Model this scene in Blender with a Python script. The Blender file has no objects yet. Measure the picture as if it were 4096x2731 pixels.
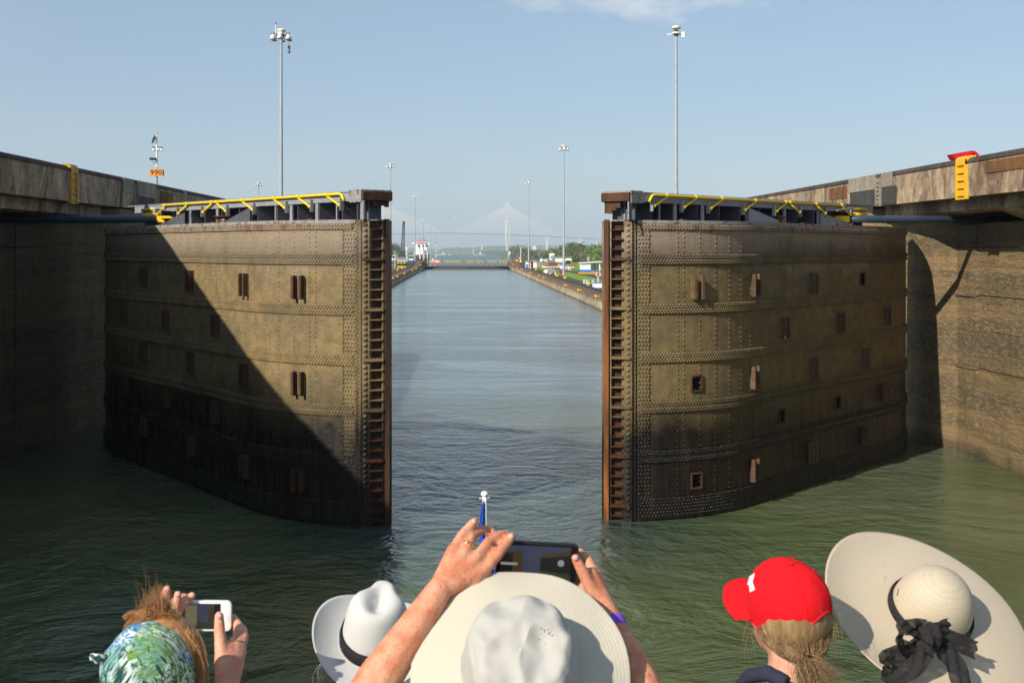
import bpy, math, random
from mathutils import Vector, Matrix, noise as mnoise
random.seed(7)
C = bpy.context.scene.collection
S = bpy.context.scene
R = math.radians
# ---------------------------------------------------------------- camera, sky, sun, exposure
F, VX, VY, HC = 4615.0, 1855.0, 995.0, 8.2      # focal length and vanishing point in photo pixels, eye height over the water
cam_d = bpy.data.cameras.new('camera')
cam = bpy.data.objects.new('camera', cam_d); C.objects.link(cam)
cam.location = (0, 0, HC); cam.rotation_euler = (R(90), 0, 0)
cam_d.sensor_width = 36; cam_d.lens = 36*F/4096
cam_d.shift_x = (2048-VX)/4096; cam_d.shift_y = -(1365.5-VY)/4096
cam_d.clip_start = .1; cam_d.clip_end = 20000
cam_d.dof.use_dof = True; cam_d.dof.focus_distance = 60; cam_d.dof.aperture_fstop = 13
S.camera = cam
SUN_AZ = Vector((-.70, -.714, 0)).normalized()
SUN_EL = math.atan(.93*.70)
sun_dir = Vector((SUN_AZ.x*math.cos(SUN_EL), SUN_AZ.y*math.cos(SUN_EL), math.sin(SUN_EL)))
W = bpy.data.worlds.new('World'); S.world = W; W.use_nodes = True
wt = W.node_tree; bg = wt.nodes['Background']
sky = wt.nodes.new('ShaderNodeTexSky'); sky.sky_type = 'NISHITA'; sky.sun_disc = False
sky.sun_elevation = SUN_EL; sky.sun_rotation = math.atan2(SUN_AZ.x, SUN_AZ.y)
sky.air_density = 1.0; sky.dust_density = .7; sky.ozone_density = 2.2; sky.altitude = 0
tc = wt.nodes.new('ShaderNodeTexCoord')
mp = wt.nodes.new('ShaderNodeMapping'); mp.inputs['Scale'].default_value = (2.2, 2.2, 6.0); mp.inputs['Location'].default_value = (.3, .2, .35)
nz = wt.nodes.new('ShaderNodeTexNoise'); nz.inputs['Scale'].default_value = 1.6; nz.inputs['Detail'].default_value = 5; nz.inputs['Roughness'].default_value = .55
cr = wt.nodes.new('ShaderNodeValToRGB'); cr.color_ramp.elements[0].position = .52; cr.color_ramp.elements[1].position = .78
cr.color_ramp.elements[1].color = (.10, .10, .10, 1)
mx = wt.nodes.new('ShaderNodeMixRGB'); mx.inputs[2].default_value = (7.2, 7.0, 6.9, 1)
wt.links.new(tc.outputs['Generated'], mp.inputs[0]); wt.links.new(mp.outputs[0], nz.inputs['Vector'])
wt.links.new(nz.outputs['Fac'], cr.inputs[0]); wt.links.new(cr.outputs[0], mx.inputs[0])
hz_ = wt.nodes.new('ShaderNodeMixRGB'); hz_.inputs[0].default_value = .5; hz_.inputs[2].default_value = (3.25, 4.35, 5.5, 1)
wt.links.new(sky.outputs[0], hz_.inputs[1]); wt.links.new(hz_.outputs[0], mx.inputs[1])
# one wispy cloud high over the opening
def wm(op, a, b=0.):
    x = wt.nodes.new('ShaderNodeMath'); x.operation = op
    for i, v in enumerate((a, b)):
        if isinstance(v, bpy.types.NodeSocket): wt.links.new(v, x.inputs[i])
        else: x.inputs[i].default_value = v
    return x.outputs[0]
sx3 = wt.nodes.new('ShaderNodeSeparateXYZ'); wt.links.new(tc.outputs['Generated'], sx3.inputs[0])
ymax = wm('MAXIMUM', sx3.outputs[1], .05); uu = wm('DIVIDE', sx3.outputs[0], ymax); vv = wm('DIVIDE', sx3.outputs[2], ymax)
n2c = wt.nodes.new('ShaderNodeTexNoise'); n2c.inputs['Scale'].default_value = 9; n2c.inputs['Detail'].default_value = 6; n2c.inputs['Roughness'].default_value = .6
wt.links.new(mp.outputs[0], n2c.inputs['Vector'])
eu = wm('DIVIDE', wm('SUBTRACT', uu, .155), .13); ev = wm('DIVIDE', wm('SUBTRACT', vv, .222), .026)
blob = wm('SUBTRACT', 1.25, wm('ADD', wm('MULTIPLY', eu, eu), wm('MULTIPLY', ev, ev)))
blob = wm('MINIMUM', wm('MAXIMUM', wm('MULTIPLY', wm('ADD', blob, wm('MULTIPLY', wm('SUBTRACT', n2c.outputs['Fac'], .55), 4.)), .35), 0.), .55)
mx2 = wt.nodes.new('ShaderNodeMixRGB'); mx2.inputs[2].default_value = (8.2, 7.9, 7.9, 1)
wt.links.new(blob, mx2.inputs[0]); wt.links.new(mx.outputs[0], mx2.inputs[1]); wt.links.new(mx2.outputs[0], bg.inputs[0])
bg.inputs[1].default_value = .074
sd = bpy.data.lights.new('sun', 'SUN'); sd.energy = 3.75; sd.angle = R(.5); sd.color = (1, .92, .80)
so = bpy.data.objects.new('sun', sd); C.objects.link(so)
so.rotation_euler = (-sun_dir).to_track_quat('-Z', 'Y').to_euler()
S.view_settings.view_transform = 'Standard'; S.view_settings.look = 'None'
S.view_settings.exposure = .72; S.view_settings.gamma = 1; S.view_settings.use_curve_mapping = False
S.render.engine = 'CYCLES'
S.cycles.use_denoising = True
S.cycles.volume_bounces = 0; S.cycles.max_bounces = 7; S.cycles.diffuse_bounces = 3; S.cycles.glossy_bounces = 3

# ---------------------------------------------------------------- helpers
def P(px, py, Y): return Vector(((px-VX)*Y/F, Y, HC+(VY-py)*Y/F))
def lerp(a, b, t): return a+(b-a)*t
def interp(tab, x):
    if x <= tab[0][0]: return tab[0][1]
    for (a, va), (b, vb) in zip(tab, tab[1:]):
        if x <= b: return va+(vb-va)*(x-a)/(b-a)
    return tab[-1][1]
ORG = {}
def tag(o, label=None, cat=None, group=None, kind=None):
    if label: o['label'] = label
    if cat: o['category'] = cat
    if group: o['group'] = group
    if kind: o['kind'] = kind
    return o
def thing(name, label, cat, loc=(0, 0, 0), group=None, rz=0):
    o = bpy.data.objects.new(name, None); C.objects.link(o)
    o.location = loc; o.rotation_euler[2] = rz; o.empty_display_size = .1
    ORG[o.name] = Matrix.Translation(loc) @ Matrix.Rotation(rz, 4, 'Z')
    return tag(o, label, cat, group)
class MB:
    def __init__(s): s.v = []; s.f = []; s.mi = []; s.m = 0
    def add(s, vs, fs):
        n = len(s.v); s.v += [tuple(v) for v in vs]
        s.f += [tuple(i+n for i in f) for f in fs]; s.mi += [s.m]*len(fs); return s
    def hexa(s, p):   # 8 points: bottom loop 4, top loop 4
        return s.add(p, [(3, 2, 1, 0), (4, 5, 6, 7), (0, 1, 5, 4), (1, 2, 6, 5), (2, 3, 7, 6), (3, 0, 4, 7)])
    def box(s, a, b):
        x0, y0, z0 = a; x1, y1, z1 = b
        return s.hexa([(x0, y0, z0), (x1, y0, z0), (x1, y1, z0), (x0, y1, z0), (x0, y0, z1), (x1, y0, z1), (x1, y1, z1), (x0, y1, z1)])
    def obox(s, c, ax, ay, az):  # centre and three half-extent vectors
        c = Vector(c); ax = Vector(ax); ay = Vector(ay); az = Vector(az)
        if ax.cross(ay).dot(az) < 0: ax = -ax
        return s.hexa([c-ax-ay-az, c+ax-ay-az, c+ax+ay-az, c-ax+ay-az, c-ax-ay+az, c+ax-ay+az, c+ax+ay+az, c-ax+ay+az])
    def beam(s, a, b, w, h, up=(0, 0, 1)):
        a = Vector(a); b = Vector(b); d = (b-a).normalized(); u = Vector(up)
        sd_ = d.cross(u)
        if sd_.length < 1e-4: sd_ = d.cross(Vector((1, 0, 0)))
        sd_.normalize(); u = sd_.cross(d)
        return s.obox((a+b)/2, (b-a)/2, sd_*w/2, u*h/2)
    def tube(s, pts, r, n=8, cap=True):
        pts = [Vector(p) for p in pts]; k = len(pts)
        rs = r if hasattr(r, '__len__') else [r]*k
        vs = []; prev = None
        for i in range(k):
            d = (pts[min(i+1, k-1)]-pts[max(i-1, 0)])
            if d.length < 1e-9: d = Vector((0, 0, 1))
            d.normalize()
            if prev is None:
                u = d.orthogonal().normalized()
            else:
                u = prev-d*prev.dot(d)
                u = u.normalized() if u.length > 1e-5 else d.orthogonal().normalized()
            prev = u; w = d.cross(u)
            for j in range(n):
                a = 2*math.pi*j/n
                vs.append(pts[i]+(u*math.cos(a)+w*math.sin(a))*rs[i])
        fs = [(i*n+j, i*n+(j+1) % n, (i+1)*n+(j+1) % n, (i+1)*n+j) for i in range(k-1) for j in range(n)]
        if cap: fs += [tuple(range(n-1, -1, -1)), tuple((k-1)*n+j for j in range(n))]
        return s.add(vs, fs)
    def lathe(s, prof, c=(0, 0, 0), n=24, mat=None):  # prof: (r, z)
        vs = []; c = Vector(c)
        for r, z in prof:
            for j in range(n):
                a = 2*math.pi*j/n; v = Vector((r*math.cos(a), r*math.sin(a), z))
                vs.append(c+(mat @ v if mat else v))
        k = len(prof)
        fs = [(i*n+j, i*n+(j+1) % n, (i+1)*n+(j+1) % n, (i+1)*n+j) for i in range(k-1) for j in range(n)]
        fs += [tuple(range(n-1, -1, -1)), tuple((k-1)*n+j for j in range(n))]
        return s.add(vs, fs)
    def prism(s, poly, z0, z1):
        n = len(poly)
        vs = [(x, y, z0) for x, y in poly]+[(x, y, z1) for x, y in poly]
        fs = [tuple(range(n-1, -1, -1)), tuple(range(n, 2*n))]+[(i, (i+1) % n, n+(i+1) % n, n+i) for i in range(n)]
        return s.add(vs, fs)
    def extr(s, sec, axis_pts):  # section [(x,z)] swept along [(dx,y,dz)]
        n = len(sec); vs = []
        for dx, y, dz in axis_pts: vs += [(x+dx, y, z+dz) for x, z in sec]
        k = len(axis_pts)
        fs = [(i*n+j, i*n+(j+1) % n, (i+1)*n+(j+1) % n, (i+1)*n+j) for i in range(k-1) for j in range(n)]
        fs += [tuple(range(n)), tuple((k-1)*n+j for j in range(n-1, -1, -1))]
        return s.add(vs, fs)
    def ball(s, c, r, n=8, m=6, sc=(1, 1, 1)):
        prof = []
        c = Vector(c); vs = [c+Vector((0, 0, -r*sc[2]))]
        for i in range(1, m):
            a = math.pi*i/m
            for j in range(n):
                b = 2*math.pi*j/n
                vs.append(c+Vector((r*sc[0]*math.sin(a)*math.cos(b), r*sc[1]*math.sin(a)*math.sin(b), -r*sc[2]*math.cos(a))))
        vs.append(c+Vector((0, 0, r*sc[2])))
        fs = [(0, 1+(j+1) % n, 1+j) for j in range(n)]
        for i in range(m-2):
            for j in range(n): fs.append((1+i*n+j, 1+i*n+(j+1) % n, 1+(i+1)*n+(j+1) % n, 1+(i+1)*n+j))
        L = len(vs)-1
        fs += [(L, 1+(m-2)*n+j, 1+(m-2)*n+(j+1) % n) for j in range(n)]
        return s.add(vs, fs)
    def build(s, name, mat, parent=None, smooth=False, recalc=False, kind=None, local=False):
        me = bpy.data.meshes.new(name)
        vs = s.v
        if parent is not None and not local:
            root = parent
            while root.parent: root = root.parent
            inv = ORG[root.name].inverted()
            vs = [tuple(inv @ Vector(v)) for v in vs]
        me.from_pydata(vs, [], s.f)
        mats = mat if isinstance(mat, (list, tuple)) else [mat]
        for m_ in mats: me.materials.append(m_)
        if len(mats) > 1: me.polygons.foreach_set('material_index', s.mi)
        if smooth: me.polygons.foreach_set('use_smooth', [True]*len(me.polygons))
        me.update()
        if recalc:
            import bmesh
            b = bmesh.new(); b.from_mesh(me); bmesh.ops.recalc_face_normals(b, faces=b.faces); b.to_mesh(me); b.free()
        o = bpy.data.objects.new(name, me); C.objects.link(o)
        if parent is not None: o.parent = parent
        if kind: o['kind'] = kind
        return o
def dup(o, parent=None):
    c = o.copy(); C.objects.link(c)
    if parent is not None: c.parent = parent
    if o.name in ORG: ORG[c.name] = ORG[o.name]
    for ch in list(o.children): dup(ch, c)
    return c
def dup_at(o, loc, label=None, group=None, rz=None, sc=None):
    c = dup(o); c.location = loc
    if rz is not None: c.rotation_euler[2] = rz
    if sc is not None: c.scale = (sc,)*3 if not hasattr(sc, '__len__') else sc
    if label: c['label'] = label
    if group: c['group'] = group
    return c

# ---------------------------------------------------------------- materials
class Nd:
    def __init__(s, name):
        s.mat = bpy.data.materials.new(name); s.mat.use_nodes = True; s.t = s.mat.node_tree
        s.b = s.t.nodes['Principled BSDF']; s.pos = s.n('ShaderNodeNewGeometry').outputs['Position']
    def n(s, ty, **kw):
        x = s.t.nodes.new(ty)
        for k, v in kw.items(): setattr(x, k, v)
        return x
    def put(s, sock, v):
        if isinstance(v, bpy.types.NodeSocket): s.t.links.new(v, sock)
        elif v is not None:
            if hasattr(v, '__len__') and len(v) == 3 and sock.type == 'RGBA': v = (*v, 1)
            sock.default_value = v
    def noise(s, scale=1, detail=4, rough=.5, vec=None, st=None, dist=0):
        x = s.n('ShaderNodeTexNoise'); v = vec or s.pos
        if st: v = s.map(v, st)
        s.put(x.inputs['Vector'], v); x.inputs['Scale'].default_value = scale; x.inputs['Detail'].default_value = detail
        x.inputs['Roughness'].default_value = rough; x.inputs['Distortion'].default_value = dist
        return x.outputs['Fac']
    def vor(s, scale=1, vec=None, feat='F1', st=None, col=False):
        x = s.n('ShaderNodeTexVoronoi', feature=feat); v = vec or s.pos
        if st: v = s.map(v, st)
        s.put(x.inputs['Vector'], v); x.inputs['Scale'].default_value = scale
        return x.outputs['Color' if col else 'Distance']
    def wave(s, scale, vec=None, st=None, dist=2, det=3, dscale=1, dir='X'):
        x = s.n('ShaderNodeTexWave', bands_direction=dir); v = vec or s.pos
        if st: v = s.map(v, st)
        s.put(x.inputs['Vector'], v); x.inputs['Scale'].default_value = scale
        x.inputs['Distortion'].default_value = dist; x.inputs['Detail'].default_value = det; x.inputs['Detail Scale'].default_value = dscale
        return x.outputs['Fac']
    def map(s, v, sc=(1, 1, 1), rot=(0, 0, 0), loc=(0, 0, 0)):
        x = s.n('ShaderNodeMapping'); s.put(x.inputs[0], v)
        x.inputs['Scale'].default_value = sc; x.inputs['Rotation'].default_value = rot; x.inputs['Location'].default_value = loc
        return x.outputs[0]
    def ramp(s, f, stops, mode='LINEAR'):
        x = s.n('ShaderNodeValToRGB'); s.put(x.inputs[0], f); e = x.color_ramp.elements; x.color_ramp.interpolation = mode
        while len(e) < len(stops): e.new(.5)
        for i, (p, c) in enumerate(stops):
            e[i].position = p; e[i].color = (c, c, c, 1) if not hasattr(c, '__len__') else (*c, 1)
        return x.outputs[0]
    def mix(s, f, a, b, mode='MIX'):
        x = s.n('ShaderNodeMixRGB', blend_type=mode); s.put(x.inputs[0], f); s.put(x.inputs[1], a); s.put(x.inputs[2], b)
        return x.outputs[0]
    def m(s, op, a, b=0., c=None):
        x = s.n('ShaderNodeMath', operation=op); s.put(x.inputs[0], a); s.put(x.inputs[1], b)
        if c is not None: s.put(x.inputs[2], c)
        return x.outputs[0]
    def rng(s, v, a, b, c=0., d=1.):
        x = s.n('ShaderNodeMapRange'); s.put(x.inputs[0], v)
        for i, q in enumerate((a, b, c, d)): x.inputs[i+1].default_value = q
        return x.outputs[0]
    def xyz(s, v=None):
        x = s.n('ShaderNodeSeparateXYZ'); s.put(x.inputs[0], v or s.pos); return x.outputs
    def orand(s): return s.n('ShaderNodeObjectInfo').outputs['Random']
    def bump(s, h, st=.3, d=.05):
        x = s.n('ShaderNodeBump'); x.inputs['Strength'].default_value = st; x.inputs['Distance'].default_value = d
        s.put(x.inputs['Height'], h); s.t.links.new(x.outputs[0], s.b.inputs['Normal']); return s
    def out(s, col=None, rough=None, metal=None, spec=None, **kw):
        s.put(s.b.inputs['Base Color'], col); s.put(s.b.inputs['Roughness'], rough)
        s.put(s.b.inputs['Metallic'], metal); s.put(s.b.inputs['Specular IOR Level'], spec)
        for k, v in kw.items(): s.put(s.b.inputs[k.replace('_', ' ')], v)
        return s.mat
def paint(name, col, rough=.45, dirt=.25, sc=3, metal=0, rust=0, spec=.4):
    q = Nd(name); n1 = q.noise(sc, 5, .6); n2 = q.noise(sc*7, 3)
    dk = tuple(c*.45 for c in col)
    c = q.mix(q.m('MULTIPLY', q.ramp(n1, [(.42, 0), (.7, 1)]), dirt), col, dk)
    if rust:
        c = q.mix(q.m('MULTIPLY', q.ramp(q.noise(sc*1.7, 6, .7), [(.62-rust*.3, 0), (.72-rust*.3, 1)]), .9), c, q.mix(n2, (.16, .06, .02), (.07, .03, .018)))
    q.bump(n2, .15, .01)
    return q.out(c, q.rng(n1, .3, .7, rough-.08, rough+.12), metal, spec)
def concrete(name, light, dark, stain, streak=1., grain=1., zf=None):
    q = Nd(name); p = q.pos
    big = q.noise(.35, 5, .6); fine = q.noise(9, 6, .7); med = q.noise(2.2, 5, .65)
    st = q.noise(.6, 8, .75, st=(1, 1, .5), dist=1.2); st2 = q.noise(2.6, 6, .7, st=(1, 1, .16), dist=.4)
    c = q.mix(q.ramp(med, [(.3, 0), (.7, 1)]), light, tuple(lerp(a, b, .55) for a, b in zip(light, dark)))
    c = q.mix(q.m('MULTIPLY', q.ramp(st, [(.40, 0), (.60, 1)]), .98*streak), c, dark)
    c = q.mix(q.m('MULTIPLY', q.ramp(st2, [(.52, 0), (.7, 1)]), .6*streak), c, stain)
    c = q.mix(q.m('MULTIPLY', q.ramp(big, [(.5, 0), (.75, 1)]), .35), c, dark)
    c = q.mix(q.m('MULTIPLY', q.orand(), .05), c, dark)
    c = q.mix(.5, c, q.mix(q.ramp(fine, [(.3, 0), (.7, 1)]), (.25, .25, .25), (.75, .75, .75)), 'OVERLAY')
    q.bump(q.m('ADD', q.m('MULTIPLY', fine, .5), med), .5*grain, .04)
    return q.out(c, .9, 0, .2)
M = {}
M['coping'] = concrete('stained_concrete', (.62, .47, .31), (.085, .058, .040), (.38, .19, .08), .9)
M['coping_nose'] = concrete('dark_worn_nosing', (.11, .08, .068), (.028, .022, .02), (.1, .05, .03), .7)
M['patch'] = concrete('pale_repair_concrete', (.40, .355, .275), (.15, .13, .10), (.28, .2, .1), .6)
M['patch_dark'] = concrete('dark_steel_patch', (.09, .085, .08), (.04, .037, .035), (.12, .06, .03), .6)
M['rust_patch'] = concrete('rusty_brown_patch', (.26, .12, .04), (.1, .055, .03), (.3, .12, .03), .8)
M['void'] = concrete('shade_dark_recess_concrete', (.05, .045, .04), (.02, .018, .016), (.04, .03, .02), .4)  # near-black base paints in the shade under the deck and deep in the recess
def lock_face(name, kd):
    q = Nd(name); x, y, z = q.xyz()
    band = q.noise(1.3, 5, .7, st=(.06, .06, 1)); agg = q.vor(9, st=(1, .45, 1.6)); fine = q.noise(14, 5, .75, st=(1, .5, 1.6)); big = q.noise(.5, 4, .6)
    rgb = q.vor(9, st=(1, .45, 1.6), col=True)
    ys = q.xyz(rgb)[0]
    smooth_ = (.30, .20, .09); rough_ = (.19, .135, .07)
    k = q.m('MULTIPLY', q.ramp(band, [(.44, 0), (.6, 1)]), .75)
    c = q.mix(k, rough_, smooth_)
    peb = q.mix(q.m('POWER', ys, 2.2), (.05, .045, .04), (.38, .29, .18))
    c = q.mix(q.m('MULTIPLY', q.m('SUBTRACT', 1., k), .42), c, peb)
    c = q.mix(q.m('MULTIPLY', q.ramp(q.noise(1.2, 5, .7, st=(1, 1, .25)), [(.5, 0), (.75, 1)]), .55), c, (.055, .06, .022))
    c = q.mix(q.m('MULTIPLY', q.orand(), .28), c, (.07, .06, .035))
    c = q.mix(q.rng(q.m('ADD', z, q.m('MULTIPLY', big, 1.2)), .5, 1.1, .8, 0), c, (.03, .028, .018))
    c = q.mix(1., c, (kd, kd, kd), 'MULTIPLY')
    q.bump(q.m('ADD', q.m('MULTIPLY', fine, q.m('SUBTRACT', 1.3, k)), q.m('MULTIPLY', agg, -.6)), .9, .05)
    return q.out(c, .75, 0, .25)
M['lockface'] = lock_face('submerged_wall_concrete', 1.); M['lockface_shade'] = lock_face('shade_darkened_wall_concrete', .62)  # second one is the left wall's copy, its shade painted in by a darker base
def leaf_steel(name, shift=0., hue=(1, 1, 1)):
    q = Nd(name); x, y, z = q.xyz()
    wob = q.noise(.5, 6, .72, st=(1, 1, .9)); med = q.noise(3, 6, .7); fine = q.noise(16, 5, .75); drip = q.noise(3.2, 5, .6, st=(1, 1, .1))
    zz = q.m('ADD', z, q.m('MULTIPLY', q.m('SUBTRACT', wob, .5), 3.2)); zz = q.m('ADD', zz, q.m('MULTIPLY', q.orand(), .8))
    olive = q.mix(q.ramp(med, [(.32, 0), (.68, 1)]), tuple(a*b for a, b in zip((.265, .19, .085), hue)), tuple(a*b for a, b in zip((.145, .108, .055), hue)))
    olive = q.mix(q.m('MULTIPLY', q.ramp(q.noise(.9, 4, .6), [(.45, 0), (.7, 1)]), .5), olive, (.10, .082, .055))
    grey = q.mix(med, (.33, .25, .17), (.19, .15, .11))
    black = q.mix(q.ramp(med, [(.4, 0), (.75, 1)]), (.0035, .003, .003), (.013, .011, .010))
    c = q.mix(q.rng(q.m('ADD', zz, q.m('MULTIPLY', drip, .8)), 8.35+shift, 8.95+shift, 0, 1), olive, grey)
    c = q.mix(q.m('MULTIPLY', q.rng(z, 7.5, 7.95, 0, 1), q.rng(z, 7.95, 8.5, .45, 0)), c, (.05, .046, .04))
    wet = q.m('MULTIPLY', q.rng(zz, 2.9, 4.7, 1, 0), q.rng(drip, .3, .6, .86, 1.06)); wet = q.m('MINIMUM', wet, 1.)
    c = q.mix(q.m('MULTIPLY', wet, .97), c, black)
    c = q.mix(q.m('MULTIPLY', q.ramp(q.m('MULTIPLY', drip, q.rng(z, 8.3, 9.1, .6, 1.25)), [(.52, 0), (.62, 1)]), .55), c, (.11, .045, .018))
    c = q.mix(.45, c, q.mix(q.ramp(fine, [(.3, 0), (.7, 1)]), (.28, .28, .28), (.74, .74, .74)), 'OVERLAY')
    q.bump(q.m('ADD', q.m('MULTIPLY', fine, q.rng(wet, 0, 1, .6, 1.6)), med), .5, .03)
    return q.out(c, q.rng(wet, 0, 1, .72, .27), 0, q.rng(wet, 0, 1, .25, .42))
M['leafL'] = leaf_steel('weed_stained_gate_steel')
M['leafR'] = leaf_steel('weed_stained_gate_steel_brown', .1, (.86, .86, .84))
def rusty(name, a, b, rough=.8, sc=6):
    q = Nd(name); n1 = q.noise(sc, 6, .7); n2 = q.noise(sc*.3, 4, .6, st=(1, 1, .25))
    c = q.mix(q.ramp(n1, [(.3, 0), (.7, 1)]), a, b); c = q.mix(q.m('MULTIPLY', q.ramp(n2, [(.45, 0), (.7, 1)]), .7), c, tuple(v*.35 for v in b))
    q.bump(n1, .5, .02); return q.out(c, rough, 0, .25)
M['rust'] = rusty('brown_rust', (.13, .06, .03), (.05, .028, .018)); M['wetrust_shade'] = rusty('wet_rust_and_shade', (.10, .04, .016), (.03, .014, .008), .35)  # the wet one also serves as painted shade in the gate post recess
M['bracket'] = rusty('bracket_rust', (.17, .10, .055), (.08, .045, .025))
def post(name, top, mid, bot):
    q = Nd(name); z = q.xyz()[2]; n1 = q.noise(5, 6, .7); n2 = q.noise(3, 4, .6, st=(1, 1, .15))
    c = q.mix(q.rng(q.m('ADD', z, q.m('MULTIPLY', n2, 2)), 7.5, 9.2, 0, 1), mid, top)
    c = q.mix(q.rng(z, 1, 6, 1, 0), c, bot); c = q.mix(q.ramp(n2, [(.42, 0), (.62, .8)]), c, tuple(v*.3 for v in mid))
    q.bump(n1, .4, .02); return q.out(c, .55, 0, .3)
M['postR'] = post('orange_rust_post', (.09, .035, .025), (.20, .065, .02), (.30, .105, .022))
M['postL'] = post('dark_brown_post', (.035, .02, .017), (.045, .024, .016), (.075, .038, .018))
M['blackhole'] = paint('dark_opening', (.004, .004, .004), .9, 0, spec=0)
M['grey'] = paint('grey_walkway_paint', (.27, .28, .31), .5, .5, 2, rust=.08)
M['greyd'] = paint('dark_grey_blue_paint', (.085, .09, .115), .5, .5, 2, rust=.05)
M['greyrust'] = paint('rusted_grey_paint', (.30, .29, .28), .7, .5, 3, rust=.35)
M['yellow'] = paint('yellow_gloss_paint', (.85, .60, .01), .35, .12, 5)
M['ladder'] = paint('ladder_yellow', (.80, .42, .01), .5, .3, 4)
M['ladderL'] = paint('weathered_ladder_yellow', (.55, .30, .03), .6, .6, 4)
M['armblue'] = paint('strut_blue', (.035, .055, .09), .4, .5, 1.5)
M['red'] = paint('crimson_paint', (.55, .01, .03), .4, .2, 3)
M['white'] = paint('white_paint', (.80, .80, .78), .5, .12, 2)
M['offwhite'] = paint('cream_paint', (.66, .62, .50), .5, .2, 3)
M['blue'] = paint('blue_paint', (.02, .19, .60), .45, .15, 2)
M['mast'] = paint('galvanised_mast', (.36, .40, .43), .4, .3, 1.5, spec=.5)
M['lamp'] = paint('white_lamp_housing', (.82, .80, .84), .3, .1, 2)
M['lampdark'] = paint('lamp_underside', (.05, .045, .05), .5, .1)
M['orange'] = paint('orange_sign_paint', (.85, .27, .01), .5, .08, 2)
M['black'] = paint('black_paint', (.012, .012, .013), .45, .2)
M['track'] = concrete('track_concrete', (.11, .085, .075), (.04, .033, .03), (.09, .05, .035), .4)
M['deckcon'] = concrete('wall_deck_concrete', (.19, .155, .12), (.075, .06, .05), (.12, .08, .05), .6)
def farwall():
    q = Nd('far_wall_concrete'); z = q.xyz()[2]; n = q.noise(.9, 6, .75, st=(1, .8, .5)); n2 = q.noise(2.5, 6, .75, st=(1, 1, .35)); n3 = q.noise(6, 5, .7)
    top = q.mix(q.ramp(n2, [(.35, 0), (.65, 1)]), (.25, .16, .09), (.075, .05, .032)); side = q.mix(q.ramp(n2, [(.38, 0), (.6, 1)]), (.78, .66, .47), (.14, .10, .06))
    zz_ = q.m('ADD', z, q.m('MULTIPLY', q.m('SUBTRACT', n, .5), 1.6)); c = q.mix(q.rng(zz_, .75, 1.35, 0, 1), side, top)
    c = q.mix(q.rng(z, .05, .4, .85, 0), c, (.05, .05, .02)); c = q.mix(q.m('MULTIPLY', q.orand(), .35), c, (.10, .07, .045))
    c = q.mix(.5, c, q.mix(q.ramp(n3, [(.3, 0), (.7, 1)]), (.2, .2, .2), (.8, .8, .8)), 'OVERLAY'); q.bump(q.m('ADD', n2, n3), .8, .12); return q.out(c, .9, 0, .15)
M['farwall'] = farwall()
M['green'] = paint('green_roof_paint', (.22, .36, .22), .6, .2, 1)
def water():
    q = Nd('canal_water'); x, y, z = q.xyz()
    sw = q.noise(.09, 3, .5, dist=1.2); sw2 = q.noise(.16, 4, .6, dist=2.8)
    n1 = q.noise(1.0, 5, .62, st=(.9, 1.1, 1), dist=1.4); n2 = q.noise(3.6, 4, .6, st=(.9, 1.1, 1), dist=.9); n3 = q.noise(.4, 4, .6, st=(.7, 1.1, 1), dist=2.5)
    # current streaks in the long chamber: glassy lanes between rippled ones
    lane = q.noise(.10, 5, .62, st=(.28, 1.0, 1), dist=1.6); glass = q.m('MULTIPLY', q.ramp(lane, [(.44, 1), (.60, .12)]), 1.)
    farm = q.rng(q.m('ADD', y, q.m('MULTIPLY', sw, 30.)), 52, 92, 0, 1); amp = q.m('ADD', q.m('MULTIPLY', glass, farm), q.m('MULTIPLY', q.ramp(sw2, [(.36, .2), (.6, .8)]), q.m('SUBTRACT', 1., farm)))
    # churned water between the leaves
    inx = q.rng(q.m('ABSOLUTE', q.m('SUBTRACT', x, 1.)), 3.5, 7.5, 1, 0); zone = q.m('MULTIPLY', q.m('MULTIPLY', q.rng(y, 27, 33, 0, 1), q.rng(y, 49, 56, 1, 0)), inx)
    swirl = q.noise(.28, 3, .55, dist=2.6); boil = q.noise(.85, 4, .58, st=(.8, 1.1, 1), dist=1.5)
    h = q.m('MULTIPLY', q.m('ADD', q.m('MULTIPLY', n1, 1.0), q.m('MULTIPLY', n2, .5)), amp); h = q.m('ADD', h, q.m('MULTIPLY', n3, q.m('ADD', q.m('MULTIPLY', amp, .9), .35)))
    h = q.m('ADD', h, q.m('MULTIPLY', zone, q.m('ADD', q.m('MULTIPLY', boil, 1.7), q.m('MULTIPLY', swirl, 3.4))))
    d = q.m('ABSOLUTE', q.m('SUBTRACT', q.m('ADD', y, q.m('MULTIPLY', sw, 9.)), 58.)); h = q.m('ADD', h, q.m('MULTIPLY', q.rng(d, 0, 1.5, 1, 0), q.m('ADD', 1.0, q.m('MULTIPLY', boil, 2.2))))
    st = q.rng(y, 60, 320, .62, .22)
    bm = q.n('ShaderNodeBump'); q.put(bm.inputs['Strength'], st); bm.inputs['Distance'].default_value = .16; q.put(bm.inputs['Height'], h)
    q.t.links.new(bm.outputs[0], q.b.inputs['Normal'])
    c = q.mix(q.ramp(sw, [(.35, 0), (.65, 1)]), (.066, .092, .038), (.100, .122, .056)); c = q.mix(farm, c, q.mix(glass, (.13, .165, .175), (.085, .115, .11))); c = q.mix(q.m('MULTIPLY', zone, .7), c, (.028, .048, .055))
    return q.out(c, q.rng(y, 40, 250, .07, .14), 0, .5, IOR=1.44)
M['water'] = water()
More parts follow.
